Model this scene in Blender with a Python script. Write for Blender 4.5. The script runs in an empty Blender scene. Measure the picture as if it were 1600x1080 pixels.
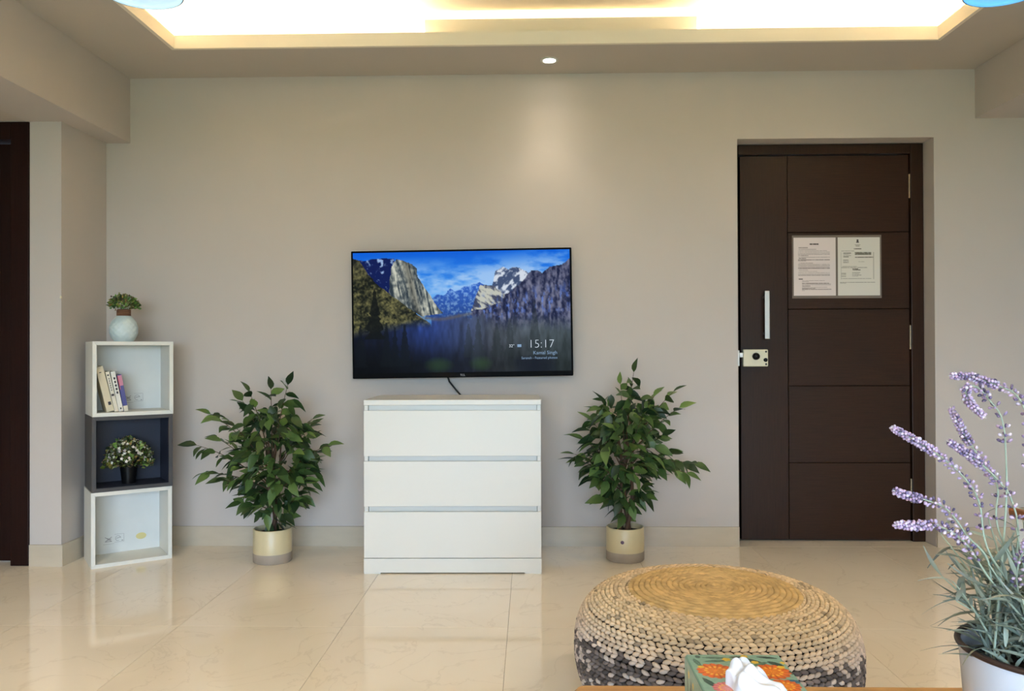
import bpy, bmesh, math, random
import numpy as np
from mathutils import Vector, Matrix

random.seed(7)
rng = np.random.default_rng(11)
S = bpy.context.scene
COL = S.collection
R = math.radians

# ------------------------------------------------------------------ camera
F_PX = 1250.0
cam_data = bpy.data.cameras.new('camera')
cam_data.sensor_fit = 'HORIZONTAL'
cam_data.sensor_width = 36.0
cam_data.lens = 36.0 * F_PX / 1600.0
cam_data.clip_start = 0.05
cam = bpy.data.objects.new('camera', cam_data)
COL.objects.link(cam)
cam.location = (0, 0, 1.0)
YAW, PITCH, ROLL = math.atan(28 / F_PX), math.atan(8 / F_PX), R(-0.2)
cam.rotation_euler = (Matrix.Rotation(YAW, 3, 'Z') @ Matrix.Rotation(math.pi / 2 + PITCH, 3, 'X')
                      @ Matrix.Rotation(ROLL, 3, 'Z')).to_euler()
S.camera = cam

# ------------------------------------------------------------------ view + world
S.view_settings.view_transform = 'Standard'
S.view_settings.look = 'None'
S.view_settings.gamma = 1.0
S.view_settings.use_curve_mapping = False
S.view_settings.exposure = 0.08

SKY_STRENGTH = 17.5
LED_STRENGTH = 78.0
SPOT_POWER = 9.0
SPILL_POWER = 2.6
SIDE_POWER = 62.0
world = bpy.data.worlds.new('daylight')
S.world = world
world.use_nodes = True
bg = world.node_tree.nodes['Background']
bg.inputs['Color'].default_value = (0.545, 0.75, 1.0, 1)
bg.inputs['Strength'].default_value = SKY_STRENGTH

# daylight enters through the big window behind the camera (portal only guides sampling)
WIN_X0, WIN_X1, WIN_Z0, WIN_Z1, REAR_Y = -1.9, 2.1, 0.15, 2.15, -3.2
pl = bpy.data.lights.new('window_portal', 'AREA')
pl.shape = 'RECTANGLE'
pl.size, pl.size_y = WIN_X1 - WIN_X0, WIN_Z1 - WIN_Z0
pl.cycles.is_portal = True
po = bpy.data.objects.new('window_portal', pl)
COL.objects.link(po)
po.location = ((WIN_X0 + WIN_X1) / 2, REAR_Y - 0.1, (WIN_Z0 + WIN_Z1) / 2)
po.rotation_euler = (R(90), 0, 0)       # -Z of the lamp -> +Y (into the room)


# ------------------------------------------------------------------ helpers
def srgb(r, g, b):
    def c(v):
        v /= 255.0
        return v / 12.92 if v <= 0.04045 else ((v + 0.055) / 1.055) ** 2.4
    return (c(r), c(g), c(b), 1.0)


def lin(a):
    a = np.clip(np.asarray(a, float) / 255.0, 0, 1)
    return np.where(a <= 0.04045, a / 12.92, ((a + 0.055) / 1.055) ** 2.4)


def nmat(name):
    m = bpy.data.materials.new(name)
    m.use_nodes = True
    return m, m.node_tree.nodes, m.node_tree.links, m.node_tree.nodes['Principled BSDF']


def mat(name, col, rough=0.5, metal=0.0, spec=0.5, var=0.0, scale=8.0, stretch=(1, 1, 1), bump=0.0, bscale=None,
        col2=None, coat=0.0, emit=None, emit_s=0.0, detail=4.0, sheen=0.0):
    """plain procedural material: colour with noise variation and a fine bump"""
    m, n, l, b = nmat(name)
    b.inputs['Roughness'].default_value = rough
    b.inputs['Metallic'].default_value = metal
    b.inputs['Specular IOR Level'].default_value = spec
    b.inputs['Coat Weight'].default_value = coat
    b.inputs['Sheen Weight'].default_value = sheen
    if emit:
        b.inputs['Emission Color'].default_value = emit
        b.inputs['Emission Strength'].default_value = emit_s
    tc = n.new('ShaderNodeTexCoord')
    mp = n.new('ShaderNodeMapping')
    mp.inputs['Scale'].default_value = stretch
    l.new(tc.outputs['Object'], mp.inputs['Vector'])
    if var > 0 or col2:
        nz = n.new('ShaderNodeTexNoise')
        nz.inputs['Scale'].default_value = scale
        nz.inputs['Detail'].default_value = detail
        l.new(mp.outputs['Vector'], nz.inputs['Vector'])
        rp = n.new('ShaderNodeValToRGB')
        c2 = col2 if col2 else tuple(min(1, c * (1 + var)) for c in col[:3]) + (1,)
        c1 = col if col2 else tuple(c * (1 - var) for c in col[:3]) + (1,)
        rp.color_ramp.elements[0].position = 0.3
        rp.color_ramp.elements[1].position = 0.7
        rp.color_ramp.elements[0].color = c1
        rp.color_ramp.elements[1].color = c2
        l.new(nz.outputs['Fac'], rp.inputs['Fac'])
        l.new(rp.outputs['Color'], b.inputs['Base Color'])
    else:
        b.inputs['Base Color'].default_value = col
    if bump > 0:
        nb = n.new('ShaderNodeTexNoise')
        nb.inputs['Scale'].default_value = bscale or scale * 4
        nb.inputs['Detail'].default_value = 3
        l.new(mp.outputs['Vector'], nb.inputs['Vector'])
        bp = n.new('ShaderNodeBump')
        bp.inputs['Strength'].default_value = bump
        bp.inputs['Distance'].default_value = 0.002
        l.new(nb.outputs['Fac'], bp.inputs['Height'])
        l.new(bp.outputs['Normal'], b.inputs['Normal'])
    return m


def mat_vc(name, rough=0.6, spec=0.4, emit=False, emit_s=1.0, base=None, coat=0.0):
    """material that takes its flat print / piece colour from the colour attribute 'tint'"""
    m, n, l, b = nmat(name)
    a = n.new('ShaderNodeAttribute')
    a.attribute_name = 'tint'
    b.inputs['Roughness'].default_value = rough
    b.inputs['Specular IOR Level'].default_value = spec
    b.inputs['Coat Weight'].default_value = coat
    if emit:
        b.inputs['Base Color'].default_value = base or (0.004, 0.004, 0.005, 1)
        l.new(a.outputs['Color'], b.inputs['Emission Color'])
        b.inputs['Emission Strength'].default_value = emit_s
    else:
        l.new(a.outputs['Color'], b.inputs['Base Color'])
    return m


class MB:
    """collects geometry for ONE mesh object"""
    def __init__(self):
        self.v, self.f, self.c = [], [], []      # c: colour per vertex (optional)

    def add(self, vs, fs, col=None):
        o = len(self.v)
        self.v += [tuple(p) for p in vs]
        self.f += [tuple(i + o for i in f) for f in fs]
        if col is not None:
            self.c += [tuple(col)] * len(vs)
        return self

    def box(self, x0, x1, y0, y1, z0, z1, col=None):
        vs = [(x, y, z) for z in (z0, z1) for y in (y0, y1) for x in (x0, x1)]
        fs = [(0, 2, 3, 1), (4, 5, 7, 6), (0, 1, 5, 4), (2, 6, 7, 3), (0, 4, 6, 2), (1, 3, 7, 5)]
        return self.add(vs, fs, col)

    def bbox(self, x0, x1, y0, y1, z0, z1, b=0.003, seg=2):
        """bevelled box"""
        bm = bmesh.new()
        bmesh.ops.create_cube(bm, size=1)
        for v in bm.verts:
            v.co = Vector(((x0 + x1) / 2 + v.co.x * (x1 - x0), (y0 + y1) / 2 + v.co.y * (y1 - y0), (z0 + z1) / 2 + v.co.z * (z1 - z0)))
        bmesh.ops.bevel(bm, geom=bm.edges[:], offset=b, segments=seg, profile=0.5, affect='EDGES')
        bm.verts.index_update()
        self.add([v.co for v in bm.verts], [[v.index for v in f.verts] for f in bm.faces])
        bm.free()
        return self

    def lathe(self, prof, n=32, cx=0, cy=0, cap=True, fn=None, col=None):
        vs = []
        for (r, z) in prof:
            for k in range(n):
                a = 2 * math.pi * k / n
                rr = r if fn is None else fn(r, z, a)
                vs.append((cx + rr * math.cos(a), cy + rr * math.sin(a), z))
        fs = []
        for i in range(len(prof) - 1):
            for k in range(n):
                k2 = (k + 1) % n
                fs.append((i * n + k, i * n + k2, (i + 1) * n + k2, (i + 1) * n + k))
        if cap:
            fs.append(tuple(range(n - 1, -1, -1)))
            m = (len(prof) - 1) * n
            fs.append(tuple(m + k for k in range(n)))
        return self.add(vs, fs, col)

    def tube(self, pts, radii, n=8, col=None):
        pts = [Vector(p) for p in pts]
        if not isinstance(radii, (list, tuple)):
            radii = [radii] * len(pts)
        vs, fs = [], []
        t0 = (pts[1] - pts[0]).normalized()
        up = Vector((0, 0, 1)) if abs(t0.z) < 0.9 else Vector((1, 0, 0))
        nrm = t0.cross(up).normalized()
        for i, p in enumerate(pts):
            t = (pts[min(i + 1, len(pts) - 1)] - pts[max(i - 1, 0)]).normalized()
            nrm = (nrm - t * nrm.dot(t)).normalized()
            bn = t.cross(nrm)
            for k in range(n):
                a = 2 * math.pi * k / n
                vs.append(p + (nrm * math.cos(a) + bn * math.sin(a)) * radii[i])
        for i in range(len(pts) - 1):
            for k in range(n):
                k2 = (k + 1) % n
                fs.append((i * n + k, i * n + k2, (i + 1) * n + k2, (i + 1) * n + k))
        fs.append(tuple(range(n - 1, -1, -1)))
        m = (len(pts) - 1) * n
        fs.append(tuple(m + k for k in range(n)))
        return self.add(vs, fs, col)

    def build(self, name, material, parent=None, loc=(0, 0, 0), smooth=False, angle=None):
        me = bpy.data.meshes.new(name)
        me.from_pydata([tuple(map(float, p)) for p in self.v], [], self.f)
        if self.c and len(self.c) == len(self.v):
            at = me.color_attributes.new('tint', 'FLOAT_COLOR', 'POINT')
            arr = np.ones((len(self.v), 4), np.float32)
            arr[:, :3] = np.array([c[:3] for c in self.c], np.float32)
            at.data.foreach_set('color', arr.ravel())
        me.materials.append(material)
        bm = bmesh.new()
        bm.from_mesh(me)
        bmesh.ops.recalc_face_normals(bm, faces=bm.faces[:])
        bm.to_mesh(me)
        bm.free()
        if smooth:
            me.polygons.foreach_set('use_smooth', [True] * len(me.polygons))
            if angle:
                me.set_sharp_from_angle(angle=R(angle))
        o = bpy.data.objects.new(name, me)
        COL.objects.link(o)
        o.location = loc
        o.parent = parent
        return o


def inst(name, mesh, parent, mtx):
    o = bpy.data.objects.new(name, mesh)
    COL.objects.link(o)
    o.parent = parent
    o.matrix_local = mtx
    return o


def empty(name, loc=(0, 0, 0), rz=0.0):
    o = bpy.data.objects.new(name, None)
    COL.objects.link(o)
    o.location = loc
    o.rotation_euler = (0, 0, rz)
    o.empty_display_size = 0.05
    return o


def tag(o, label, cat=None, group=None, kind=None):
    o['label'] = label
    if cat:
        o['category'] = cat
    if group:
        o['group'] = group
    if kind:
        o['kind'] = kind
    return o


def painted(name, origin, du, dv, nu, nv, rgb, material, parent=None):
    """flat print: a grid whose colour attribute holds rgb (nv+1, nu+1, 3), already linear"""
    origin, du, dv = Vector(origin), Vector(du), Vector(dv)
    vs = [origin + du * (i / nu) + dv * (j / nv) for j in range(nv + 1) for i in range(nu + 1)]
    w = nu + 1
    fs = [(j * w + i, (j + 1) * w + i, (j + 1) * w + i + 1, j * w + i + 1) for j in range(nv) for i in range(nu)]
    me = bpy.data.meshes.new(name)
    me.from_pydata([tuple(v) for v in vs], [], fs)
    at = me.color_attributes.new('tint', 'FLOAT_COLOR', 'POINT')
    arr = np.ones((len(vs), 4), np.float32)
    arr[:, :3] = rgb.reshape(-1, 3)
    at.data.foreach_set('color', arr.ravel())
    me.materials.append(material)
    o = bpy.data.objects.new(name, me)
    COL.objects.link(o)
    o.parent = parent
    return o


def text_mesh(name, body, size, material, parent, loc, align='LEFT', rot=(R(90), 0, 0), extrude=0.0, thin=0.0):
    cu = bpy.data.curves.new(name, 'FONT')
    cu.body = body
    cu.size = size
    cu.align_x = align
    cu.extrude = extrude
    cu.offset = thin
    cu.resolution_u = 3
    tmp = bpy.data.objects.new(name + '_tmp', cu)
    COL.objects.link(tmp)
    bpy.context.view_layer.update()
    me = bpy.data.meshes.new_from_object(tmp.evaluated_get(bpy.context.evaluated_depsgraph_get()))
    bpy.data.objects.remove(tmp)
    me.materials.clear()
    me.materials.append(material)
    me.name = name
    o = bpy.data.objects.new(name, me)
    COL.objects.link(o)
    o.parent = parent
    o.location = loc
    o.rotation_euler = rot
    return o


def vnoise(x, y, seed=0):
    """smooth value noise for the flat prints"""
    g = np.random.default_rng(seed).random((256, 256))
    xi, yi = np.floor(x).astype(int), np.floor(y).astype(int)
    fx, fy = x - xi, y - yi
    fx, fy = fx * fx * (3 - 2 * fx), fy * fy * (3 - 2 * fy)
    a, b = g[yi % 256, xi % 256], g[yi % 256, (xi + 1) % 256]
    c, d = g[(yi + 1) % 256, xi % 256], g[(yi + 1) % 256, (xi + 1) % 256]
    return (a * (1 - fx) + b * fx) * (1 - fy) + (c * (1 - fx) + d * fx) * fy


def fbm(x, y, seed=0, o=4):
    t, a, n = 0, 0.5, 0
    for k in range(o):
        t = t + a * vnoise(x * 2 ** k, y * 2 ** k, seed + k)
        n += a
        a *= 0.55
    return t / n


def inpoly(u, v, poly):
    ins = np.zeros(u.shape, bool)
    n = len(poly)
    for i in range(n):
        x0, y0 = poly[i]
        x1, y1 = poly[(i + 1) % n]
        if y0 == y1:
            continue
        c = (y0 > v) != (y1 > v)
        ins ^= c & (u < (x1 - x0) * (v - y0) / (y1 - y0) + x0)
    return ins


# ------------------------------------------------------------------ materials
M = {}
M['wall'] = mat('wall_paint', srgb(197, 187, 178), rough=0.75, spec=0.3, var=0.015, scale=3, bump=0.12, bscale=220)
M['ceil'] = mat('ceiling_paint', srgb(196, 186, 174), rough=0.85, spec=0.2, var=0.01, scale=3)
M['ceil_white'] = mat('tray_paint', srgb(240, 230, 210), rough=0.8, spec=0.2)
M['led'] = mat('led_strip', (1, 1, 1, 1), emit=(1.0, 0.84, 0.61, 1), emit_s=LED_STRENGTH)
M['grout'] = mat('grout', srgb(120, 105, 85), rough=0.9)
M['skirt'] = mat('skirting_tile', srgb(196, 182, 160), rough=0.25, var=0.05, scale=6, stretch=(1, 1, 3))
M['door'] = mat('dark_veneer', srgb(38, 22, 11), rough=0.42, spec=0.22, col2=srgb(52, 31, 17), scale=6, stretch=(1.2, 1, 40), detail=6, bump=0.15, bscale=9)
M['door_v'] = mat('dark_veneer_upright', srgb(38, 22, 11), rough=0.42, spec=0.22, col2=srgb(50, 30, 16), scale=6, stretch=(40, 1, 1.2), detail=6, bump=0.15, bscale=9)
M['door2'] = mat('dark_red_wood', srgb(32, 13, 8), rough=0.45, spec=0.15, var=0.2, scale=5, stretch=(30, 30, 1))
M['gap'] = mat('shadow_gap', srgb(12, 9, 8), rough=0.9, spec=0.1)
M['steel'] = mat('brushed_steel', srgb(205, 200, 190), rough=0.32, metal=1.0, var=0.05, scale=20, stretch=(60, 60, 1))
M['dull_brass'] = mat('dull_brass', srgb(150, 132, 106), rough=0.4, metal=0.6)
M['cream_metal'] = mat('cream_enamel', srgb(232, 222, 190), rough=0.35)
M['black_plastic'] = mat('black_plastic', srgb(14, 14, 15), rough=0.35, spec=0.2)
M['tv_black'] = mat('television_black', srgb(10, 10, 11), rough=0.5, spec=0.04)
M['white_lacquer'] = mat('white_lacquer', srgb(222, 217, 206), rough=0.3, spec=0.5)
M['white_edge'] = mat('white_melamine', srgb(226, 222, 210), rough=0.45, var=0.02, scale=5)
M['white_back'] = mat('white_backboard', srgb(222, 222, 216), rough=0.5, var=0.03, scale=9)
M['grey_edge'] = mat('dark_grey_melamine', srgb(64, 62, 62), rough=0.5, var=0.04, scale=5)
M['navy_back'] = mat('dark_navy_backboard', srgb(34, 38, 54), rough=0.5, var=0.06, scale=6)
M['pot_cream'] = mat('cream_ceramic', srgb(206, 190, 150), rough=0.35, var=0.04, scale=9)
M['pot_clay'] = mat('grey_clay', srgb(160, 146, 130), rough=0.7, var=0.06, scale=20)
M['soil'] = mat('dark_soil', srgb(46, 34, 26), rough=0.95, var=0.4, scale=60, bump=1.0, bscale=120)
M['bark'] = mat('brown_bark', srgb(92, 66, 48), rough=0.85, var=0.3, scale=18, stretch=(4, 4, 1), bump=0.6, bscale=60)
M['twig'] = mat('twig', srgb(86, 64, 42), rough=0.8, var=0.2, scale=30)
M['wood'] = mat('oak_table', srgb(176, 128, 74), rough=0.4, col2=srgb(200, 152, 94), scale=5, stretch=(1.5, 22, 22), detail=6)
M['enamel'] = mat('white_enamel', srgb(222, 228, 240), rough=0.22, spec=0.5)
M['rim'] = mat('brown_rim', srgb(52, 36, 34), rough=0.35)
M['lav_stem'] = mat('lavender_stem', srgb(168, 180, 160), rough=0.7, var=0.12, scale=40)
M['tissue'] = mat('tissue_paper', srgb(238, 238, 246), rough=0.9, spec=0.1, sheen=0.2)
M['laminate'] = mat('laminate_film', srgb(120, 108, 98), rough=0.2, spec=0.5)
M['vase'] = mat('pale_celadon_glaze', srgb(196, 212, 210), rough=0.3, col2=srgb(216, 226, 224), scale=14)
M['wicker'] = mat('brown_twine', srgb(112, 76, 52), rough=0.85, var=0.25, scale=40, stretch=(1, 1, 8))
M['tint'] = mat_vc('printed_tint', rough=0.55)
M['tint_leaf'] = mat_vc('leaf_tint', rough=0.42)
M['tint_gloss'] = mat_vc('printed_gloss', rough=0.3, spec=0.5)
M['tint_rough'] = mat_vc('fibre_tint', rough=0.85, spec=0.2)
M['screen'] = mat_vc('lit_screen', rough=0.3, spec=0.02, emit=True, emit_s=0.95)
M['screen_text'] = mat('lit_lettering', (0, 0, 0, 1), rough=0.4, emit=srgb(215, 225, 238), emit_s=0.8)
M['screen_text2'] = mat('dim_lettering', (0, 0, 0, 1), rough=0.4, emit=srgb(120, 150, 185), emit_s=0.8)
M['logo'] = mat('silver_print', srgb(190, 190, 195), rough=0.4)
M['print_grey'] = mat('grey_print', srgb(165, 162, 158), rough=0.6)
M['sticker_yellow'] = mat('yellow_sticker', srgb(222, 206, 140), rough=0.5)
M['sticker_purple'] = mat('purple_sticker', srgb(72, 44, 70), rough=0.4)


def leaf_mat(name, c1, c2, rough=0.42):
    m, n, l, b = nmat(name)
    oi = n.new('ShaderNodeObjectInfo')
    rp = n.new('ShaderNodeValToRGB')
    rp.color_ramp.elements[0].color = c1
    rp.color_ramp.elements[1].color = c2
    l.new(oi.outputs['Random'], rp.inputs['Fac'])
    tc = n.new('ShaderNodeTexCoord')
    nz = n.new('ShaderNodeTexNoise')
    nz.inputs['Scale'].default_value = 25
    l.new(tc.outputs['Object'], nz.inputs['Vector'])
    mx = n.new('ShaderNodeMixRGB')
    mx.blend_type = 'MULTIPLY'
    mx.inputs['Fac'].default_value = 0.35
    l.new(rp.outputs['Color'], mx.inputs['Color1'])
    l.new(nz.outputs['Color'], mx.inputs['Color2'])
    l.new(mx.outputs['Color'], b.inputs['Base Color'])
    b.inputs['Roughness'].default_value = rough
    b.inputs['Specular IOR Level'].default_value = 0.4
    return m


M['ficus_leaf'] = leaf_mat('ficus_leaf', srgb(30, 54, 26), srgb(108, 136, 66))
M['lav_leaf'] = leaf_mat('lavender_leaf', srgb(124, 132, 124), srgb(186, 190, 178), rough=0.7)

# floor tile: polished cream vitrified tile with faint veins, varying per tile
m, n, l, b = nmat('polished_cream_tile')
oi = n.new('ShaderNodeObjectInfo')
tc = n.new('ShaderNodeTexCoord')
va = n.new('ShaderNodeVectorMath'); va.operation = 'ADD'
l.new(tc.outputs['Object'], va.inputs[0])
vm = n.new('ShaderNodeVectorMath'); vm.operation = 'SCALE'
vm.inputs[0].default_value = (17, 31, 5)
l.new(oi.outputs['Random'], vm.inputs['Scale'])
l.new(vm.outputs['Vector'], va.inputs[1])
n1 = n.new('ShaderNodeTexNoise'); n1.inputs['Scale'].default_value = 1.6; n1.inputs['Detail'].default_value = 6; n1.inputs['Distortion'].default_value = 0.8
l.new(va.outputs['Vector'], n1.inputs['Vector'])
rp = n.new('ShaderNodeValToRGB')
rp.color_ramp.elements[0].position = 0.3; rp.color_ramp.elements[1].position = 0.7
rp.color_ramp.elements[0].color = srgb(235, 219, 195); rp.color_ramp.elements[1].color = srgb(242, 228, 207)
l.new(n1.outputs['Fac'], rp.inputs['Fac'])
n2 = n.new('ShaderNodeTexNoise'); n2.inputs['Scale'].default_value = 2.6; n2.inputs['Detail'].default_value = 8; n2.inputs['Distortion'].default_value = 1.6
l.new(va.outputs['Vector'], n2.inputs['Vector'])
rv = n.new('ShaderNodeValToRGB')
e = rv.color_ramp.elements
e[0].position = 0.488; e[0].color = (1, 1, 1, 1)
e[1].position = 0.512; e[1].color = (1, 1, 1, 1)
k = rv.color_ramp.elements.new(0.50); k.color = (0.86, 0.84, 0.82, 1)
l.new(n2.outputs['Fac'], rv.inputs['Fac'])
mx = n.new('ShaderNodeMixRGB'); mx.blend_type = 'MULTIPLY'; mx.inputs['Fac'].default_value = 0.6
l.new(rp.outputs['Color'], mx.inputs['Color1']); l.new(rv.outputs['Color'], mx.inputs['Color2'])
l.new(mx.outputs['Color'], b.inputs['Base Color'])
b.inputs['Roughness'].default_value = 0.06
b.inputs['Specular IOR Level'].default_value = 0.55
M['tile'] = m

# pendant glass: glowing sky-blue opal
M['pale_glass'] = mat('pale_opal_glass', srgb(190, 220, 240), rough=0.15, emit=srgb(196, 230, 250), emit_s=0.75)
M['blue_glass'] = mat('blue_opal_glass', srgb(120, 190, 240), rough=0.15, emit=srgb(95, 185, 250), emit_s=0.85)

# ------------------------------------------------------------------ the room
WALL_Y, CEIL = 4.10, 2.42
BEAM_L, BEAM_R = -2.07, 2.26
DX0, DX1, DZ = 1.06, 2.052, 2.076         # entrance opening
PX0, PX1, PY = -2.345, -2.195, 3.70       # pilaster between left doorway and corner


def struct(o, label, cat):
    return tag(o, label, cat, kind='structure')


fl = struct(MB().box(-3.8, 4.2, REAR_Y, 4.45, -0.05, -0.0015).build('floor', M['grout']), 'polished cream tiled floor of the living room', 'floor')
tm = MB()
bm_ = tm.bbox(0.0006, 0.5994, 0.0006, 1.1994, -0.02, 0.0, b=0.0003, seg=1)
first = tm.build('tile', M['tile'], fl)
tmesh = first.data
ix = 0
for i in range(-7, 8):
    for j in range(0, 7):
        x0, y0 = -0.083 + 0.6 * i, 4.095 - 1.2 * (j + 1)
        if x0 < -4.3 or x0 > 4.2 or y0 < REAR_Y - 1.2:
            continue
        if ix == 0:
            first.location = (x0, y0, 0)
        else:
            inst('tile', tmesh, fl, Matrix.Translation((x0, y0, 0)))
        ix += 1
# threshold strip of tile in the door recess
MB().box(DX0 + 0.002, DX1 - 0.002, 4.097, 4.40, -0.02, 0.0).build('threshold_tile', M['tile'], fl)

wb = MB()
wb.box(-2.5, DX0, WALL_Y, 4.40, 0, 2.75)
wb.box(DX0, DX1, WALL_Y, 4.40, DZ, 2.75)
wb.box(DX1, 4.2, WALL_Y, 4.40, 0, 2.75)
struct(wb.build('wall_back', M['wall']), 'warm grey painted back wall carrying the television', 'wall')
wl = struct(MB().box(PX0, PX1, PY, WALL_Y + 0.02, 0, 2.10).build('wall_left', M['wall']), 'grey wall stub between the left doorway and the corner shelves', 'wall')
cm = MB().lathe([(0.001, -0.004), (0.007, -0.002), (0.008, 0.003), (0.004, 0.009), (0.001, 0.010)], n=8)
MB().add([(PX1 - 0.002 + p[0] * 0.6, PY - 0.001 + p[1] * 0.5, 1.255 + p[2]) for p in cm.v], cm.f).build('plaster_chip', M['cream_metal'], wl)
struct(MB().box(-3.95, -3.8, REAR_Y, 4.4, 0, 2.75).build('wall_far_left', M['wall']), 'grey side wall of the passage beyond the left beam', 'wall')
struct(MB().box(-3.8, PX0 - 0.9, PY, PY + 0.2, 0, 2.75).box(PX0 - 0.9, PX0, PY, PY + 0.25, 2.085, 2.75).build('wall_passage', M['wall']),
       'grey wall around the dark left doorway', 'wall')
struct(MB().box(4.2, 4.35, REAR_Y, 4.4, 0, 2.75).build('wall_right', M['wall']), 'grey right side wall of the room', 'wall')
wr = MB()
wr.box(-3.8, WIN_X0, REAR_Y - 0.2, REAR_Y, 0, 2.75)
wr.box(WIN_X1, 4.2, REAR_Y - 0.2, REAR_Y, 0, 2.75)
wr.box(WIN_X0, WIN_X1, REAR_Y - 0.2, REAR_Y, 0, WIN_Z0)
wr.box(WIN_X0, WIN_X1, REAR_Y - 0.2, REAR_Y, WIN_Z1, 2.75)
struct(wr.build('wall_rear', M['wall']), 'grey rear wall with a wide window behind the viewer', 'wall')
wn = empty('window_1', ((WIN_X0 + WIN_X1) / 2, REAR_Y - 0.1, WIN_Z0))
struct(wn, 'wide dark framed window behind the viewer', 'window')
hw, hh = (WIN_X1 - WIN_X0) / 2, WIN_Z1 - WIN_Z0
MB().box(-hw, hw, -0.03, 0.03, 0, 0.06).box(-hw, hw, -0.03, 0.03, hh - 0.06, hh).box(-hw, -hw + 0.06, -0.03, 0.03, 0.06, hh - 0.06).box(hw - 0.06, hw, -0.03, 0.03, 0.06, hh - 0.06).build('window_frame', M['door2'], wn)
for x in (-hw / 3, hw / 3):
    MB().box(x - 0.035, x + 0.035, -0.03, 0.03, 0.06, hh - 0.06).build('mullion', M['door2'], wn)

# outside: lawn
tag(MB().box(-200, 200, -300, REAR_Y - 0.25, -0.4, -0.3).build('lawn', mat('lawn', srgb(70, 100, 45), rough=0.9, var=0.3, scale=4)), 'green lawn outside the window behind the viewer', 'lawn', kind='structure')

# skirting
sk = struct(MB().box(PX1, DX0 - 0.001, WALL_Y - 0.012, WALL_Y, 0, 0.10).build('baseboard_back', M['skirt']), 'low cream tile skirting along the back wall', 'baseboard')
struct(MB().box(DX1 + 0.001, 4.2, WALL_Y - 0.012, WALL_Y, 0, 0.10).build('baseboard_right', M['skirt']), 'low cream tile skirting right of the entrance door', 'baseboard')
struct(MB().box(PX0 + 0.004, PX1 + 0.012, PY - 0.012, PY, 0, 0.10).box(PX1, PX1 + 0.012, PY, WALL_Y - 0.012, 0, 0.10).build('baseboard_left', M['skirt']),
       'cream tile skirting wrapped around the left wall stub', 'baseboard')

# ceiling: soffit ring with a lit tray
TX0, TX1, TY0, TY1, LIP = -1.66, 1.875, -1.6, 3.70, 0.062
TOPZ, LEDGE = 2.625, 0.15
ce = MB()
t = 0.018
ce.box(-2.36, TX0 - t, REAR_Y, WALL_Y + 0.01, CEIL, CEIL + 0.02)
ce.box(TX1 + t, 4.2, REAR_Y, WALL_Y + 0.01, CEIL, CEIL + 0.02)
ce.box(TX0 - t, TX1 + t, TY1 + t, WALL_Y + 0.01, CEIL, CEIL + 0.02)
ce.box(TX0 - t, TX1 + t, REAR_Y, TY0 - t, CEIL, CEIL + 0.02)
cl = struct(ce.build('ceiling', M['ceil']), 'taupe dropped ceiling border around the glowing tray', 'ceiling')
lp = MB()
lp.box(TX0 - t, TX1 + t, TY1, TY1 + t, CEIL, CEIL + LIP)
lp.box(TX0 - t, TX1 + t, TY0 - t, TY0, CEIL, CEIL + LIP)
lp.box(TX0 - t, TX0, TY0, TY1, CEIL, CEIL + LIP)
lp.box(TX1, TX1 + t, TY0, TY1, CEIL, CEIL + LIP)
lp.build('tray_lip', M['ceil_white'], cl)
tr = MB()
a0, a1, b0, b1 = TX0 - LEDGE, TX1 + LEDGE, TY0 - LEDGE, TY1 + LEDGE
tr.box(a0 - 0.05, a1 + 0.05, b0 - 0.05, b1 + 0.05, TOPZ, TOPZ + 0.05)
tr.box(a0 - 0.05, a1 + 0.05, b1, b1 + 0.05, CEIL + 0.02, TOPZ)
tr.box(a0 - 0.05, a1 + 0.05, b0 - 0.05, b0, CEIL + 0.02, TOPZ)
tr.box(a0 - 0.05, a0, b0, b1, CEIL + 0.02, TOPZ)
tr.box(a1, a1 + 0.05, b0, b1, CEIL + 0.02, TOPZ)
tr.build('tray_recess', M['ceil_white'], cl)
BX0, BX1 = -0.50, 0.80
MB().box(BX0, BX1, b1 - 0.035, b1 - 0.025, CEIL + 0.02, TOPZ - 0.036).build('light_baffle', M['ceil_white'], cl)
zz = CEIL + 0.024
MB().box(a0 + 0.06, BX0 - 0.02, b1 - 0.075, b1 - 0.06, zz, zz + 0.012).build('led_strip', M['led'], cl)
MB().box(BX1 + 0.02, a1 - 0.06, b1 - 0.075, b1 - 0.06, zz, zz + 0.012).build('led_strip', M['led'], cl)
MB().box(BX0, BX1, b1 - 0.018, b1 - 0.006, TOPZ - 0.08, TOPZ - 0.068).build('led_strip', M['led'], cl)
MB().box(a0 + 0.06, a0 + 0.075, b0 + 0.1, b1 - 0.1, zz, zz + 0.012).build('led_strip', M['led'], cl)
MB().box(a1 - 0.075, a1 - 0.06, b0 + 0.1, b1 - 0.1, zz, zz + 0.012).build('led_strip', M['led'], cl)
MB().box(a0 + 0.1, a1 - 0.1, b0 + 0.06, b0 + 0.075, zz, zz + 0.012).build('led_strip', M['led'], cl)
# beams and outer ceilings
struct(MB().box(-2.36, BEAM_L, REAR_Y, WALL_Y, 2.083, CEIL).build('trim_1', M['wall']), 'deep ceiling beam along the left side of the room', 'beam')
struct(MB().box(BEAM_R, BEAM_R + 0.45, REAR_Y, WALL_Y, 2.17, CEIL).build('trim_2', M['wall']), 'deep ceiling beam along the right side of the room', 'beam')
struct(MB().box(-3.8, -2.36, REAR_Y, PY + 0.2, 2.088, 2.12).build('ceiling_passage', M['ceil']), 'low ceiling of the passage left of the beam', 'ceiling')
struct(MB().box(-4.0, 4.4, REAR_Y - 0.2, 4.4, 2.75, 2.80).build('ceiling_slab', M['ceil']), 'ceiling slab above the dropped ceiling', 'ceiling')

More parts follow.
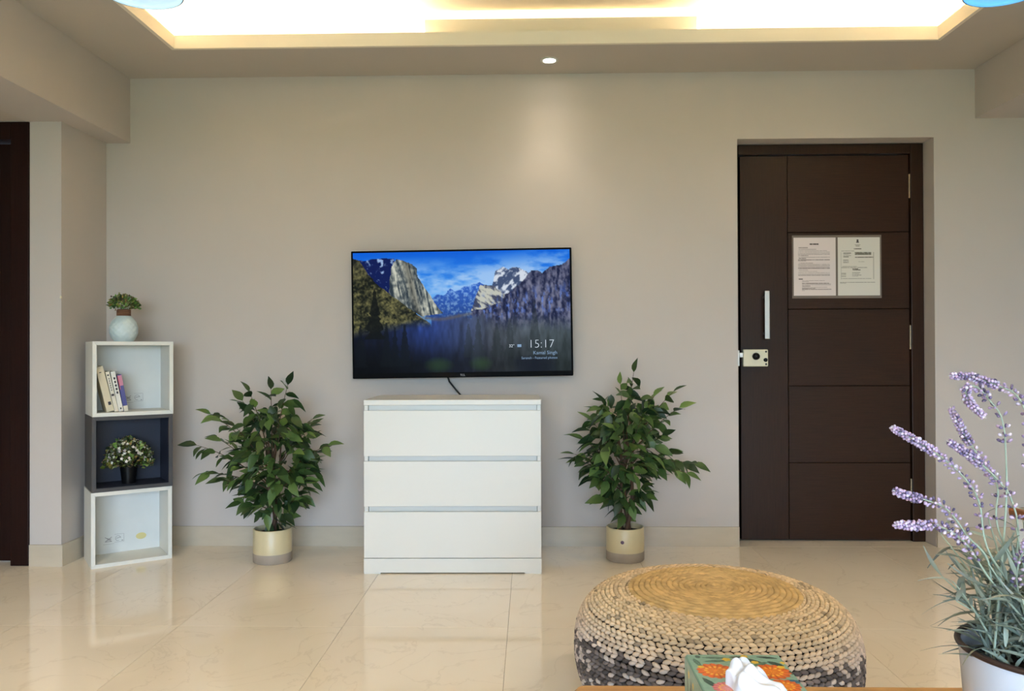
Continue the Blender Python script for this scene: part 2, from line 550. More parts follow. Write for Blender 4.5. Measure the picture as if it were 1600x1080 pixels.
# downlights in the dropped border: one over the television, unseen side ones added to brighten the room
M['lens'] = mat('lamp_lens', (1, 1, 1, 1), emit=(1, 0.93, 0.8, 1), emit_s=25)


def downlight(x, y, lamps, label):
    d = empty('downlight', (x, y, CEIL))
    tag(d, label, 'downlight', 'recessed downlights in the ceiling border')
    MB().lathe([(0.031, -0.004), (0.042, -0.004), (0.044, 0.0), (0.031, 0.0), (0.031, -0.004)], n=32, cap=False).build('trim_ring', M['white_lacquer'], d, smooth=True, angle=30)
    MB().lathe([(0.001, -0.0015), (0.031, -0.0015), (0.031, -0.0005), (0.001, -0.0005)], n=32).build('lamp_lens', M['lens'], d)
    for power, cone in lamps:          # reflector beam and its wide spill
        sp = bpy.data.lights.new('spot_lamp', 'SPOT')
        sp.energy = power
        sp.color = (1.0, 0.88, 0.71)
        sp.spot_size = R(cone)
        sp.spot_blend = 1.0
        sp.shadow_soft_size = 0.03
        so = bpy.data.objects.new('spot_lamp', sp)
        COL.objects.link(so)
        so.parent = d
        so.location = (0, 0, -0.03)
    return d


downlight(0.10, 3.905, ((SPOT_POWER, 78), (SPILL_POWER, 130)), 'small lit recessed spotlight in the ceiling border above the television')
downlight(-1.87, 1.90, ((SIDE_POWER, 120),), 'added unseen fill downlight in the left ceiling border, far one')
downlight(2.07, 2.20, ((SIDE_POWER, 120),), 'added unseen fill downlight in the right ceiling border, far one')
downlight(-1.87, 0.50, ((SIDE_POWER, 120),), 'added unseen fill downlight in the left ceiling border, near one')
downlight(2.07, 0.50, ((SIDE_POWER, 120),), 'added unseen fill downlight in the right ceiling border, near one')

# ------------------------------------------------------------------ entrance door (door_1)
d1 = empty('door_1', ((DX0 + DX1) / 2, 4.22, 0))
struct(d1, 'dark brown veneered entrance door with notices and steel pull handle', 'door')
hx = (DX1 - DX0) / 2 - 0.002
FY0, FY1 = -0.015, 0.11
fr = MB()
fr.bbox(-hx, -hx + 0.03, FY0, FY1, 0, DZ - 0.004, b=0.003)
fr.bbox(hx - 0.065, hx, FY0, FY1, 0, DZ - 0.004, b=0.003)
fr.bbox(-hx + 0.03, hx - 0.065, FY0, FY1, DZ - 0.055, DZ - 0.004, b=0.003)
fr.build('frame', M['door_v'], d1)
LX0, LX1, LZ1 = -hx + 0.042, hx - 0.069, DZ - 0.06
leaf = MB().box(LX0, LX1, 0.008, 0.05, 0.006, LZ1).build('leaf', M['gap'], d1)
MB().box(-hx + 0.03, hx - 0.065, 0.06, 0.10, 0.0, LZ1 + 0.004).build('stop', M['gap'], d1)
SPLIT = LX0 + 0.248
g = 0.0012
MB().bbox(LX0, SPLIT - g, 0.0, 0.0085, 0.006, LZ1, b=0.0018, seg=1).build('panel', M['door_v'], leaf)
NP = 5
ph = (LZ1 - 0.006) / NP
for k in range(NP):
    MB().bbox(SPLIT + g, LX1, 0.0, 0.0085, 0.006 + ph * k + (g if k else 0), 0.006 + ph * (k + 1) - (g if k < NP - 1 else 0), b=0.0018, seg=1).build('panel', M['door'], leaf)
for z in (0.20, 1.00, 1.79):
    h = MB()
    for q in range(5):
        h.lathe([(0.0055, z + q * 0.025 + 0.0008), (0.0055, z + q * 0.025 + 0.0242)], n=10, cx=LX1 + 0.002, cy=-0.004)
    h.box(LX1 - 0.002, LX1 + 0.004, -0.003, 0.0005, z, z + 0.125)
    h.build('hinge', M['dull_brass'], d1, smooth=True, angle=40)
hz0, hz1, hxx = 1.055, 1.305, LX0 + 0.125
hd = MB().bbox(hxx - 0.013, hxx + 0.013, -0.055, -0.04, hz0, hz1, b=0.003).build('handle', M['steel'], d1)
for z in (hz0 + 0.03, hz1 - 0.03):
    MB().lathe([(0.008, 0), (0.008, 0.041)], n=12).build('handle_post', M['steel'], hd, loc=(hxx, 0.0, z)).rotation_euler = (R(90), 0, 0)
lt = MB().bbox(LX0 + 0.006, LX0 + 0.135, -0.032, 0.0, 0.912, 1.002, b=0.006, seg=2).build('latch', M['cream_metal'], d1)
kb = MB().lathe([(0.001, 0.031), (0.017, 0.031), (0.019, 0.034), (0.018, 0.046), (0.012, 0.052), (0.001, 0.053)], n=20, cap=False).build('knob', M['black_plastic'], lt, smooth=True)
kb.location = (LX0 + 0.070, 0, 0.966); kb.rotation_euler = (R(90), 0, 0)
kk = MB().lathe([(0.001, 0.031), (0.010, 0.031), (0.010, 0.038), (0.001, 0.039)], n=16, cap=False).build('keyhole', M['black_plastic'], lt, smooth=True)
kk.location = (LX0 + 0.120, 0, 0.947); kk.rotation_euler = (R(90), 0, 0)
for zc in (0.925, 0.990):
    s_ = MB().lathe([(0.001, 0.031), (0.005, 0.031), (0.005, 0.0335), (0.001, 0.034)], n=10, cap=False).build('screw', M['black_plastic'], lt)
    s_.location = (LX0 + 0.123, 0, zc); s_.rotation_euler = (R(90), 0, 0)
MB().bbox(-hx + 0.001, -hx + 0.027, -0.042, FY0, 0.915, 0.998, b=0.003).bbox(-hx + 0.027, LX0 + 0.006, -0.030, -0.018, 0.960, 0.985, b=0.002).build('strike_box', M['steel'], d1)

# notices on the door (two laminated sheets)
def page(seed, kind):
    nu, nv = 90, 124
    u, v = np.meshgrid(np.linspace(0, 1, nu + 1), np.linspace(0, 1, nv + 1))
    base = np.array([226, 212, 206.]) if kind == 0 else np.array([218, 212, 200.])
    c = np.ones(u.shape + (3,)) * base
    q = np.random.default_rng(seed)

    def line(v0, u0, u1, dark, h=0.012):
        ms = (abs(v - v0) < h / 2) & (u > u0) & (u < u1)
        w = 0.55 + 0.45 * (vnoise(u * 60, v * 0 + v0 * 97, seed) > 0.3)
        c[ms] -= (dark * w[ms])[:, None] * np.array([1, 1, 1.])
    if kind == 0:
        line(0.11, 0.38, 0.60, 150, 0.022)
        line(0.175, 0.12, 0.34, 70); line(0.20, 0.12, 0.54, 80)
        for vv, a in ((0.225, .80), (0.25, .86), (0.275, .86), (0.29, .86), (0.31, .35)): line(vv, 0.10, a, 60)
        line(0.34, 0.12, 0.86, 75); line(0.36, 0.12, 0.30, 75); line(0.385, 0.10, 0.86, 75); line(0.40, 0.10, 0.30, 50)
        line(0.44, 0.12, 0.46, 40)
        for vv in (0.46, 0.475, 0.49, 0.51): line(vv, 0.10, 0.86, 55)
        line(0.53, 0.10, 0.86, 90); line(0.555, 0.12, 0.34, 60); line(0.58, 0.12, 0.56, 45)
        for vv in (0.605, 0.63, 0.65): line(vv, 0.10, 0.86, 55)
        line(0.715, 0.12, 0.22, 150, 0.014)
        for vv, a in ((0.74, .74), (0.76, .36), (0.785, .84), (0.80, .88), (0.815, .88), (0.835, .40), (0.855, .80), (0.875, .52), (0.89, .90), (0.91, .26)): line(vv, 0.19, a, 62)
    else:
        ms = (abs(u - 0.47) < 0.022 + 0.012 * (v > 0.075)) & (v > 0.035) & (v < 0.095)
        c[ms] = (70, 62, 58)
        line(0.13, 0.40, 0.54, 90, 0.014); line(0.15, 0.43, 0.52, 60); line(0.20, 0.38, 0.56, 110, 0.016)
        line(0.235, 0.08, 0.40, 70)
        for vv in (0.27, 0.29, 0.315, 0.335): line(vv, 0.13, 0.26 + 0.06 * q.random(), 85)
        for vv in (0.265, 0.28, 0.295): line(vv, 0.41, 0.80, 105, 0.014)
        line(0.34, 0.41, 0.84, 120, 0.018)
        for vv in (0.39, 0.41, 0.43): line(vv, 0.13, 0.26, 60)
        line(0.42, 0.48, 0.64, 60)
        line(0.50, 0.10, 0.46, 70); line(0.52, 0.08, 0.70, 50)
        line(0.545, 0.35, 0.48, 120, 0.014); line(0.56, 0.35, 0.54, 120, 0.014)
        for vv in (0.61, 0.63, 0.65, 0.67): line(vv, 0.34, 0.46 + 0.12 * q.random(), 50); line(vv + 0.005, 0.08, 0.20, 40)
        line(0.71, 0.08, 0.80, 75); line(0.775, 0.05, 0.88, 95); line(0.79, 0.05, 0.20, 60)
        for uu in (0.08, 0.85):
            ms = (abs(u - uu) < 0.007) & (v > 0.25) & (v < 0.72)
            c[ms] -= 40
    return nu, nv, lin(c)


for kind, (xa, lab) in enumerate(((1.382, 'left laminated sheet of printed house notes on the dark door'), (1.611, 'right laminated printed form with a small dark emblem on the dark door'))):
    nt = empty('door_notice', (xa, 4.2185, 1.280))
    tag(nt, lab, 'notice', 'notices on the entrance door')
    MB().box(-0.008 if kind == 0 else -0.004, 0.226, -0.0008, 0.0008, -0.012, 0.318).build('laminate', M['laminate'], nt)
    nu, nv, c = page(3 + kind, kind)
    painted('sheet', (0.0, -0.0012, 0.306), (0.218, 0, 0), (0, 0, -0.304), nu, nv, c, M['tint_gloss'], nt)

# ------------------------------------------------------------------ left doorway (door_2)
d2 = empty('door_2', (PX0 - 0.45, PY, 0))
struct(d2, 'dark red-brown doorway at the left edge of the room', 'door')
f2 = MB()
f2.bbox(0.36, 0.447, -0.004, 0.12, 0.0, 2.083, b=0.003)
f2.bbox(-0.449, -0.36, -0.004, 0.12, 0.0, 2.083, b=0.003)
f2.bbox(-0.36, 0.36, -0.004, 0.12, 2.0, 2.083, b=0.003)
f2.build('frame', M['door2'], d2)
l2 = MB().box(-0.358, 0.358, 0.075, 0.115, 0.004, 1.998).build('leaf', M['door2'], d2)
for (z0, z1) in ((0.15, 0.95), (1.10, 1.88)):
    MB().bbox(-0.26, 0.26, 0.068, 0.078, z0, z1, b=0.004).build('panel', M['door2'], l2)

# ------------------------------------------------------------------ dresser
dr = empty('chest_of_drawers', (-0.35, 3.592, 0), R(0.8))
tag(dr, 'white three-drawer chest under the television', 'dresser')
W2, DD = 0.399, 0.40
MB().bbox(-W2, W2, -0.004, DD, 0.756, 0.780, b=0.002).build('top_panel', M['white_lacquer'], dr)
for s in (-1, 1):
    MB().bbox(min(s * W2 * 0.998, s * (W2 - 0.018)), max(s * W2 * 0.998, s * (W2 - 0.018)), 0.010, DD, 0.0, 0.7555, b=0.0015).build('side_panel', M['white_lacquer'], dr)
MB().box(-W2 + 0.019, W2 - 0.019, DD - 0.012, DD - 0.004, 0.01, 0.755).build('back_panel', M['white_back'], dr)
for (z0, z1) in ((0.071, 0.277), (0.302, 0.504), (0.527, 0.732)):
    dw = MB().bbox(-W2 + 0.001, W2 - 0.001, -0.006, 0.0095, z0, z1, b=0.0015).build('drawer', M['white_lacquer'], dr)
    MB().box(-W2 + 0.0195, W2 - 0.0195, 0.0205, 0.028, z0, z1 + 0.023).build('grip_rail', M['white_lacquer'], dw)
pl_ = MB()
pl_.bbox(-W2, W2, -0.006, 0.0095, 0.005, 0.0685, b=0.0012)
pl_.box(-W2 + 0.001, -W2 + 0.075, -0.005, 0.009, 0.0, 0.006)
pl_.box(W2 - 0.075, W2 - 0.001, -0.005, 0.009, 0.0, 0.006)
pl_.build('plinth', M['white_lacquer'], dr)

# ------------------------------------------------------------------ television
tv = empty('television', (-0.3425, 4.095, 1.189))
tv.rotation_euler = (0, R(-0.7), 0)
tag(tv, 'wall-mounted flat television showing a mountain valley landscape', 'television')
TW, TH = 1.113, 0.645
MB().bbox(-TW / 2, TW / 2, -0.075, -0.045, -TH / 2, TH / 2, b=0.004).build('bezel', M['tv_black'], tv)
MB().bbox(-TW / 2 + 0.12, TW / 2 - 0.12, -0.046, -0.02, -TH / 2 + 0.03, TH / 2 - 0.2, b=0.012).build('rear_housing', M['tv_black'], tv)
MB().box(-0.15, 0.15, -0.022, -0.002, -0.12, 0.12).build('wall_bracket', M['steel'], tv)
SX, SZ0, SZ1 = TW / 2 - 0.010, -TH / 2 + 0.026, TH / 2 - 0.010

NU, NV = 360, 204
u, v = np.meshgrid(np.linspace(0, 1, NU + 1), np.linspace(0, 1, NV + 1))
asp = 1.75
U = u * asp


def lerp3(a, b, t):
    t = np.clip(t, 0, 1)[..., None]
    return np.array(a, float) * (1 - t) + np.array(b, float) * t


def edge(uu, vv, amp=0.012, fr=28, seed=3):
    return uu + (fbm(uu * fr, vv * fr, seed) - .5) * amp, vv + (fbm(uu * fr + 40, vv * fr, seed + 9) - .5) * amp * 1.8


img = lerp3((4, 92, 214), (92, 168, 240), v / 0.45)
cn = fbm(U * 4.5 + 3, v * 12, 21, 5)
cl_ = np.clip((cn - 0.34) * 4.2, 0, 1) * np.clip(1.25 - abs(v - 0.25 + 0.20 * np.clip(u - .5, 0, 1)) / 0.17, 0, 1)
img = img * (1 - 0.75 * cl_[..., None]) + np.array([186, 212, 242.]) * 0.75 * cl_[..., None]
ue, ve = edge(u, v)
streak = fbm(U * 46, v * 9, 31, 3)
fine = fbm(U * 60, v * 60, 37, 3)


def paint(poly, col, rough_edge=True):
    global img
    ms = inpoly(ue, ve, poly) if rough_edge else inpoly(u, v, poly)
    img[ms] = col[ms]
    return ms


# far blue ridge
paint([(.33, .46), (.38, .36), (.42, .36), (.45, .31), (.47, .34), (.52, .29), (.585, .262), (.64, .30), (.68, .40), (.68, .56), (.33, .56)],
      lerp3((44, 92, 188), (120, 165, 228), (fine - .45) * 4) * (1 - 0.25 * np.clip((v - .3) / .25, 0, 1))[..., None])
# snowy middle peaks
paint([(.60, .40), (.64, .28), (.66, .17), (.69, .137), (.715, .16), (.735, .14), (.765, .145), (.80, .18), (.84, .24), (.86, .40), (.80, .50), (.62, .50)],
      lerp3((62, 78, 112), (208, 216, 228), (fbm(U * 30 + v * 14, v * 26, 41) - .46) * 6))
paint([(.545, .49), (.57, .35), (.585, .285), (.61, .28), (.64, .285), (.676, .35), (.70, .36), (.74, .32), (.78, .26), (.82, .17), (.85, .165), (.87, .19), (.91, .14), (.95, .135), (1.01, .07), (1.01, .70), (.55, .70)],
      lerp3((24, 30, 62), (112, 114, 138), (.5 * streak + .5 * fbm(U * 50, v * 34, 47, 4) - .38) * 3.6))
ms = inpoly(ue, ve, [(.545, .49), (.585, .285), (.65, .29), (.70, .36), (.69, .42), (.60, .48)])
img[ms] = lerp3((60, 66, 92), (190, 192, 180), (fbm(U * 26 - v * 20, v * 20, 44) - .42) * 5)[ms]
# cold blue snow flecks over the right hand slopes
fl_ = np.clip((fbm(U * 55, v * 22, 51, 4) - .56) * 9, 0, 1) * (u > .56) * np.clip(1 - abs(v - .44 + .25 * (u - .8)) / .16, 0, 1) * (v > .25)
img = img * (1 - .7 * fl_[..., None]) + np.array([96, 132, 226.]) * .7 * fl_[..., None]
# dark blue shoulder behind the cliff
paint([(0, .05), (.05, .07), (.09, .055), (.13, .05), (.19, .05), (.20, .20), (.19, .40), (.05, .30)],
      lerp3((8, 24, 82), (150, 176, 214), (fbm(U * 34, v * 30, 61) - .60 - 0.25 * (v - .12)) * 7))
# the tall pale cliff
cl1 = lerp3((44, 56, 66), (198, 200, 184), (.7 * fbm(U * 44 - v * 9, v * 3.2, 71, 3) + .3 * fbm(U * 60, v * 40, 73, 3) - .34) * 3.6)
cl1 = cl1 * (1 - 0.45 * np.clip(1 - abs(u - .235 - .12 * v) / .03, 0, 1))[..., None]
paint([(.176, .13), (.20, .057), (.232, .07), (.26, .085), (.292, .13), (.30, .21), (.325, .28), (.345, .335), (.38, .43), (.415, .51), (.31, .53), (.232, .46), (.165, .33)], cl1)
# sunlit slope at the left
sl = lerp3((20, 24, 18), (118, 114, 72), (0.55 * fbm(U * 22 + v * 10, v * 26, 81, 3) + .45 * fbm(U * 70, v * 70, 83, 3) - .34) * 2.9)
sl = sl * (1 - .35 * np.clip(.25 - v, 0, .25) / .25)[..., None] + np.array([40, 40, 44.]) * (.35 * np.clip(.25 - v, 0, .25) / .25)[..., None]
paint([(-.01, .04), (.02, .055), (.05, .12), (.085, .21), (.12, .28), (.16, .33), (.20, .39), (.246, .45), (.30, .53), (.36, .60), (.36, .80), (-.01, .80)], sl)
# valley floor: blue mist and forest, darker to the left and the bottom
low = lerp3((40, 62, 128), (74, 80, 92), (u - .35) / .3)
low = low * (0.62 + 0.7 * fbm(U * 30, v * 8, 91, 3))[..., None]
low = low * (1 - 0.85 * np.clip((v - .64) / .3, 0, 1) * np.clip(1.3 - u, 0.68, 1))[..., None]
low = low * (1 - 0.62 * np.clip((.32 - u) / .2, 0, 1))[..., None]
low[..., 1] += 5 * np.clip((u - .6) / .3, 0, 1)
yline = .515 + .10 * np.clip(.33 - u, 0, 1) / .33 + .012 * (fbm(U * 20, v * 0, 95) - .5) * 8 + .03 * np.clip((u - .62) * 3, 0, 1)
al = np.clip((v - yline) / (.035 + .10 * (u > .6)), 0, 1)
al = al * np.where(u < .36, np.clip((v - .55 - .3 * np.clip(.28 - u, 0, 1)) / .08, 0, 1), 1)
img = img * (1 - al[..., None]) + low * al[..., None]
# meadow
gr = np.clip(1 - ((u - .39) / .075) ** 2 - ((v - .94) / .075) ** 2, 0, 1) + np.clip(1 - ((u - .585) / .06) ** 2 - ((v - .93) / .07) ** 2, 0, 1)
img = img * (1 - .55 * gr[..., None]) + np.array([52, 84, 44.]) * .55 * gr[..., None]
# brown river bank
bk = np.clip(1 - abs(v - .54 - .02 * np.sin(u * 20)) / .022, 0, 1) * (u > .29) * (u < .55)
img = img * (1 - .6 * bk[..., None]) + np.array([104, 92, 80.]) * .6 * bk[..., None]


def fir(cx, top, bot, wid, dark, a):
    global img
    h = np.clip((v - top) / (bot - top), 0, 1)
    wv = wid * (0.12 + 0.88 * h) * (0.55 + 0.7 * vnoise(v * 46 + cx * 90, u * 0 + cx * 31, 7))
    ms = ((abs(u - cx) < wv) & (v > top) & (v < bot)) * a
    ms = ms * (0.7 + 0.3 * fine)
    img = img * (1 - ms[..., None]) + np.array(dark, float) * ms[..., None]


fir(.098, .30, .72, .040, (10, 14, 12), 1.0)
for cx, tp in ((.03, .60), (.15, .58), (.19, .62), (.235, .60)):
    fir(cx, tp, .95, .03, (10, 16, 22), .8)
for cx, tp in ((.835, .42), (.72, .56), (.575, .56), (.53, .60), (.66, .60)):
    fir(cx, tp, .88, .034, (36, 44, 46), .5)
blk = np.clip(1 - abs(u - .835) / .10, 0, 1) ** .4 * np.clip((v - .86) / .05, 0, 1)
img = img * (1 - .8 * blk[..., None]) + np.array([10, 14, 28.]) * .8 * blk[..., None]
painted('screen', (-SX, -0.0765, SZ1), (2 * SX, 0, 0), (0, 0, SZ0 - SZ1), NU, NV, lin(img), M['screen'], tv)


def scr(uu, vv):
    return (-SX + 2 * SX * uu, -0.0772, SZ1 + (SZ0 - SZ1) * vv)


text_mesh('clock_text', '15:17', 0.060, M['screen_text'], tv, scr(.925, .808), 'RIGHT', thin=-0.0014)
text_mesh('weather_text', '32°', 0.020, M['screen_text'], tv, scr(.715, .800))
MB().box(-0.010, 0.010, -0.0002, 0.0002, 0.0, 0.014).build('weather_icon', M['screen_text2'], tv, loc=scr(.763, .800))
text_mesh('credit_text', 'Kamal Singh', 0.025, M['screen_text2'], tv, scr(.937, .862), 'RIGHT')
text_mesh('credit_text', 'Saransh - Featured photos', 0.017, M['screen_text2'], tv, scr(.937, .900), 'RIGHT')
text_mesh('brand_logo', 'TCL', 0.014, M['logo'], tv, (0.0, -0.0756, -TH / 2 + 0.007), 'CENTER')

cb = MB().tube([(-0.425, 4.05, 0.89), (-0.41, 4.055, 0.845), (-0.375, 4.058, 0.80), (-0.345, 4.06, 0.765), (-0.335, 4.065, 0.62), (-0.33, 4.07, 0.45)], 0.0045, n=8).build('power_cable', M['black_plastic'], smooth=True)
tag(cb, 'thin black cable running from the television down behind the white chest', 'cable')

# ------------------------------------------------------------------ corner cube shelves
ANG = math.atan2(0.589, 0.809)


def cube_shelf(z, off, dark, label):
    r = empty('cube_shelf', (-2.021 + off, 3.640, z), ANG)
    tag(r, label, 'shelf', 'stacked open cube shelves in the corner')
    e_, bk_ = (M['grey_edge'], M['navy_back']) if dark else (M['white_edge'], M['white_back'])
    ins_ = M['navy_back'] if dark else M['white_edge']
    L, D, T, H = 0.35, 0.245, 0.0175, 0.3495
    def board(c):      # mitred board: trapezoid cross-section extruded along y
        vs = [(x, 0.0, zz_) for x, zz_ in c] + [(x, D, zz_) for x, zz_ in c]
        fs = [(0, 1, 2, 3), (7, 6, 5, 4)] + [(i, i + 4, (i + 1) % 4 + 4, (i + 1) % 4) for i in range(4)]
        return MB().add(vs, fs).build('board', e_, r)
    q = 0.0004
    board([(0 + q, 0), (L - q, 0), (L - T - q, T), (T + q, T)])
    board([(0 + q, H), (T + q, H - T), (L - T - q, H - T), (L - q, H)])
    board([(0, q), (T, T + q), (T, H - T - q), (0, H - q)])
    board([(L, q), (L, H - q), (L - T, H - T - q), (L - T, T + q)])
    bp = MB().box(T + .0005, L - T - .0005, D - 0.045, D - 0.037, T + .0005, H - T - .0005).build('back_panel', bk_, r)
    if dark:
        li = MB()
        li.box(T, T + 0.0008, 0.006, D - 0.046, T, H - T)
        li.box(L - T - 0.0008, L - T, 0.006, D - 0.046, T, H - T)
        li.box(T, L - T, 0.006, D - 0.046, T, T + 0.0008)
        li.build('lining', M['navy_back'], r)
    return r, bp


def print_marks(bp, x, z):
    y = 0.1995
    mk = MB()
    def bar(x0, z0, x1, z1, w=0.0016):
        d = Vector((x1 - x0, 0, z1 - z0)); nn = Vector((-d.z, 0, d.x)).normalized() * w / 2
        p0, p1 = Vector((x0, y, z0)), Vector((x1, y, z1))
        mk.add([p0 + nn, p1 + nn, p1 - nn, p0 - nn], [(0, 1, 2, 3)])
    for (ax, az, bx, bz) in ((0, 0, .03, .022), (0, .022, .03, 0), (.004, .004, .028, .012), (.005, .018, .027, .010), (.002, .0, .03, .0)):
        bar(x + ax, z + az, x + bx, z + bz, 0.003)
    for k in range(10):
        a, a2 = k * .5, (k + 1) * .5
        bar(x + .058 + .012 * math.cos(a), z + .012 + .012 * math.sin(a), x + .058 + .012 * math.cos(a2), z + .012 + .012 * math.sin(a2), .002)
    bar(x + .05, z + .012, x + .068, z + .016, .003)
    for (a, b_, c_, d_) in ((.042, -.006, .084, -.006), (.084, -.006, .084, .032), (.084, .032, .042, .032), (-.008, -.012, .04, -.012)):
        bar(x + a, z + b_, x + c_, z + d_, .0012)
    bar(x + .074, z, x + .08, z, .005)
    mk.build('printed_marks', M['print_grey'], bp)


s1, bp1 = cube_shelf(0.0, 0.0, False, 'lowest white cube shelf standing on the floor, empty')
print_marks(bp1, 0.085, 0.075)
yl = MB().lathe([(0.001, 0), (1.0, 0)], n=28, cap=False)
MB().add([(0.247 + p[0] * 0.024, 0.1994, 0.085 + p[1] * 0.016) for p in yl.v], yl.f).build('oval_sticker', M['sticker_yellow'], bp1)
s2, bp2 = cube_shelf(0.35, 0.004, True, 'dark grey middle cube shelf holding a small potted flower plant')
s3, bp3 = cube_shelf(0.70, 0.007, False, 'top white cube shelf holding the leaning books')
print_marks(bp3, 0.165, 0.062)


def on_shelf(x, y, z):
    p = Matrix.Translation((-2.021 + 0.006, 3.640, 0)) @ Matrix.Rotation(ANG, 4, 'Z') @ Vector((x, y, z))
    return p


# books
BK = [(0.066, 0.031, 0.216, 13.0, (214, 200, 168), 'thick cream book leaning against the shelf side', 'cream'),
      (0.099, 0.0165, 0.192, 12.0, (222, 212, 190), 'thin off-white paperback second from the shelf side', 'off'),
      (0.117, 0.0195, 0.192, 11.0, (226, 220, 206), 'white paperback with small dark title, third from the shelf side', 'title'),
      (0.139, 0.0190, 0.176, 10.0, (70, 74, 136), 'blue and pink paperback, shortest of the leaning books', 'blue')]
M['page'] = mat('paper_block', srgb(226, 214, 190), rough=0.8, var=0.06, scale=10, stretch=(200, 1, 1))
M['ink'] = mat('dark_ink', srgb(58, 52, 56), rough=0.6)
M['pink'] = mat('pink_cover', srgb(190, 128, 150), rough=0.5)
M['rose'] = mat('rose_cover', srgb(180, 84, 96), rough=0.5)
for (x, t_, h_, tilt, c, lab, kd) in BK:
    p = on_shelf(x, 0.035, 0.718)
    bk = empty('book', p)
    bk.rotation_euler = (Matrix.Rotation(ANG, 3, 'Z') @ Matrix.Rotation(R(-tilt), 3, 'Y')).to_euler()
    tag(bk, lab, 'book', 'books leaning in the top cube shelf')
    cm_ = mat('cover_' + kd, srgb(*c), rough=0.5, var=0.03, scale=20)
    cv = MB()
    # pivot: left bottom edge at local origin
    cv.box(0, 0.0016, 0.0, 0.13, 0.0, h_).box(t_ - 0.0016, t_, 0.0, 0.13, 0.0, h_).box(0.0016, t_ - 0.0016, 0.0, 0.002, 0.0, h_)
    cvo = cv.build('cover', cm_, bk)
    MB().box(0.0018, t_ - 0.0018, 0.0025, 0.127, 0.003, h_ - 0.003).build('page_block', M['page'], bk)
    mkb = MB()
    if kd == 'cream':
        mkb.box(t_ * .45, t_ * .85, -0.0004, 0, 0.030, 0.046)
        mkb.box(t_ * .3, t_ * .6, -0.0004, 0, h_ - 0.030, h_ - 0.026)
    elif kd == 'off':
        mkb.box(t_ * .25, t_ * .7, -0.0004, 0, h_ - 0.020, h_ - 0.013)
        mkb.box(t_ * .15, t_ * .85, -0.0004, 0, 0.075, 0.085)
        for q in range(6):
            mkb.box(t_ * .4, t_ * .6, -0.0004, 0, 0.10 + q * 0.011, 0.107 + q * 0.011)
    elif kd == 'title':
        for q in range(5):
            mkb.box(t_ * .35, t_ * .75, -0.0004, 0, 0.085 + q * 0.017, 0.096 + q * 0.017)
        mkb.box(t_ * .4, t_ * .7, -0.0004, 0, 0.010, 0.018)
    for o_ in range(0, len(mkb.v), 8):
        one = MB()
        one.add(mkb.v[o_:o_ + 8], MB().box(0, 1, 0, 1, 0, 1).f)
        one.build('spine_mark', M['ink'], cvo)
    if kd == 'blue':
        MB().box(0, t_, -0.0005, 0.0, h_ * 0.70, h_ - 0.004).build('pink_band', M['pink'], cvo)
        MB().box(0, t_, -0.0005, 0.0, 0.0, h_ * 0.15).build('cream_band', M['page'], cvo)
        MB().box(0, t_ * .2, -0.0009, -0.0005, h_ * 0.60, h_ - 0.004).build('red_edge', M['rose'], cvo)

# vase + greenery on the top shelf
vp = on_shelf(0.150, 0.115, 1.0500)
vs_ = empty('vase', vp)
tag(vs_, 'pale blue quilted ceramic vase with twine neck on the top shelf', 'vase')


def quilt(r, z, a):
    s = math.sin(a * 7 + z * 115) * math.sin(a * 7 - z * 115)
    w = min(1, max(0, (z - .004) / .02)) * min(1, max(0, (.118 - z) / .02))
    return r + 0.0028 * abs(s) ** .7 * w


prof = []
for i in range(41):
    z = 0.124 * i / 40
    q = i / 40
    rr = 0.062 * (math.sin(math.pi * (0.20 + 0.66 * q)) ** 0.75)
    prof.append((max(rr, 0.024), z))
MB().lathe(prof, n=84, fn=quilt).build('body', M['vase'], vs_, smooth=True)
nk = MB()
for q in range(6):
    zc = 0.1245 + 0.0052 * q
    nk.tube([(0.0295 * math.cos(a), 0.0295 * math.sin(a), zc + 0.0005 * math.sin(5 * a)) for a in [2 * math.pi * k / 28 for k in range(29)]], 0.003, n=6)
nk.lathe([(0.026, 0.118), (0.028, 0.156), (0.024, 0.156), (0.022, 0.118)], n=28, cap=False)
nk.build('twine_neck', M['wicker'], vs_, smooth=True)


def tuft(name, parent, n, c, rad, cols, size, seed, material, low=0.0, flat=0.0):
    """dense mass of tiny leaves, each a folded rhombus, over a dome"""
    q = random.Random(seed)
    mb = MB()
    for _ in range(n):
        th, ph_ = q.uniform(0, 2 * math.pi), math.asin(q.uniform(low, 1))
        rr = q.uniform(0.45, 1.0) ** 0.6
        d = Vector((math.cos(th) * math.cos(ph_), math.sin(th) * math.cos(ph_), math.sin(ph_)))
        p = Vector(c) + Vector((d.x * rad[0], d.y * rad[1], d.z * rad[2])) * rr
        ax = (d + Vector((q.uniform(-1, 1), q.uniform(-1, 1), q.uniform(-.6, .8))) * 0.9).normalized()
        sd = ax.cross(Vector((q.uniform(-1, 1), q.uniform(-1, 1), q.uniform(-1, 1)))).normalized()
        up = ax.cross(sd)
        s = size * q.uniform(0.7, 1.35)
        w = s * q.uniform(.32, .5)
        cc = q.choice(cols)
        cc = [x * q.uniform(.8, 1.2) for x in cc]
        col = lin(cc)
        vs = [p, p + ax * s * .5 + sd * w + up * s * .14, p + ax * s, p + ax * s * .5 - sd * w + up * s * .14, p + ax * s * .5 - up * s * .06]
        mb.add(vs, [(0, 4, 1), (1, 4, 2), (2, 4, 3), (3, 4, 0)], col)
    o = mb.build(name, material, parent)
    o['kind'] = 'stuff'
    return o


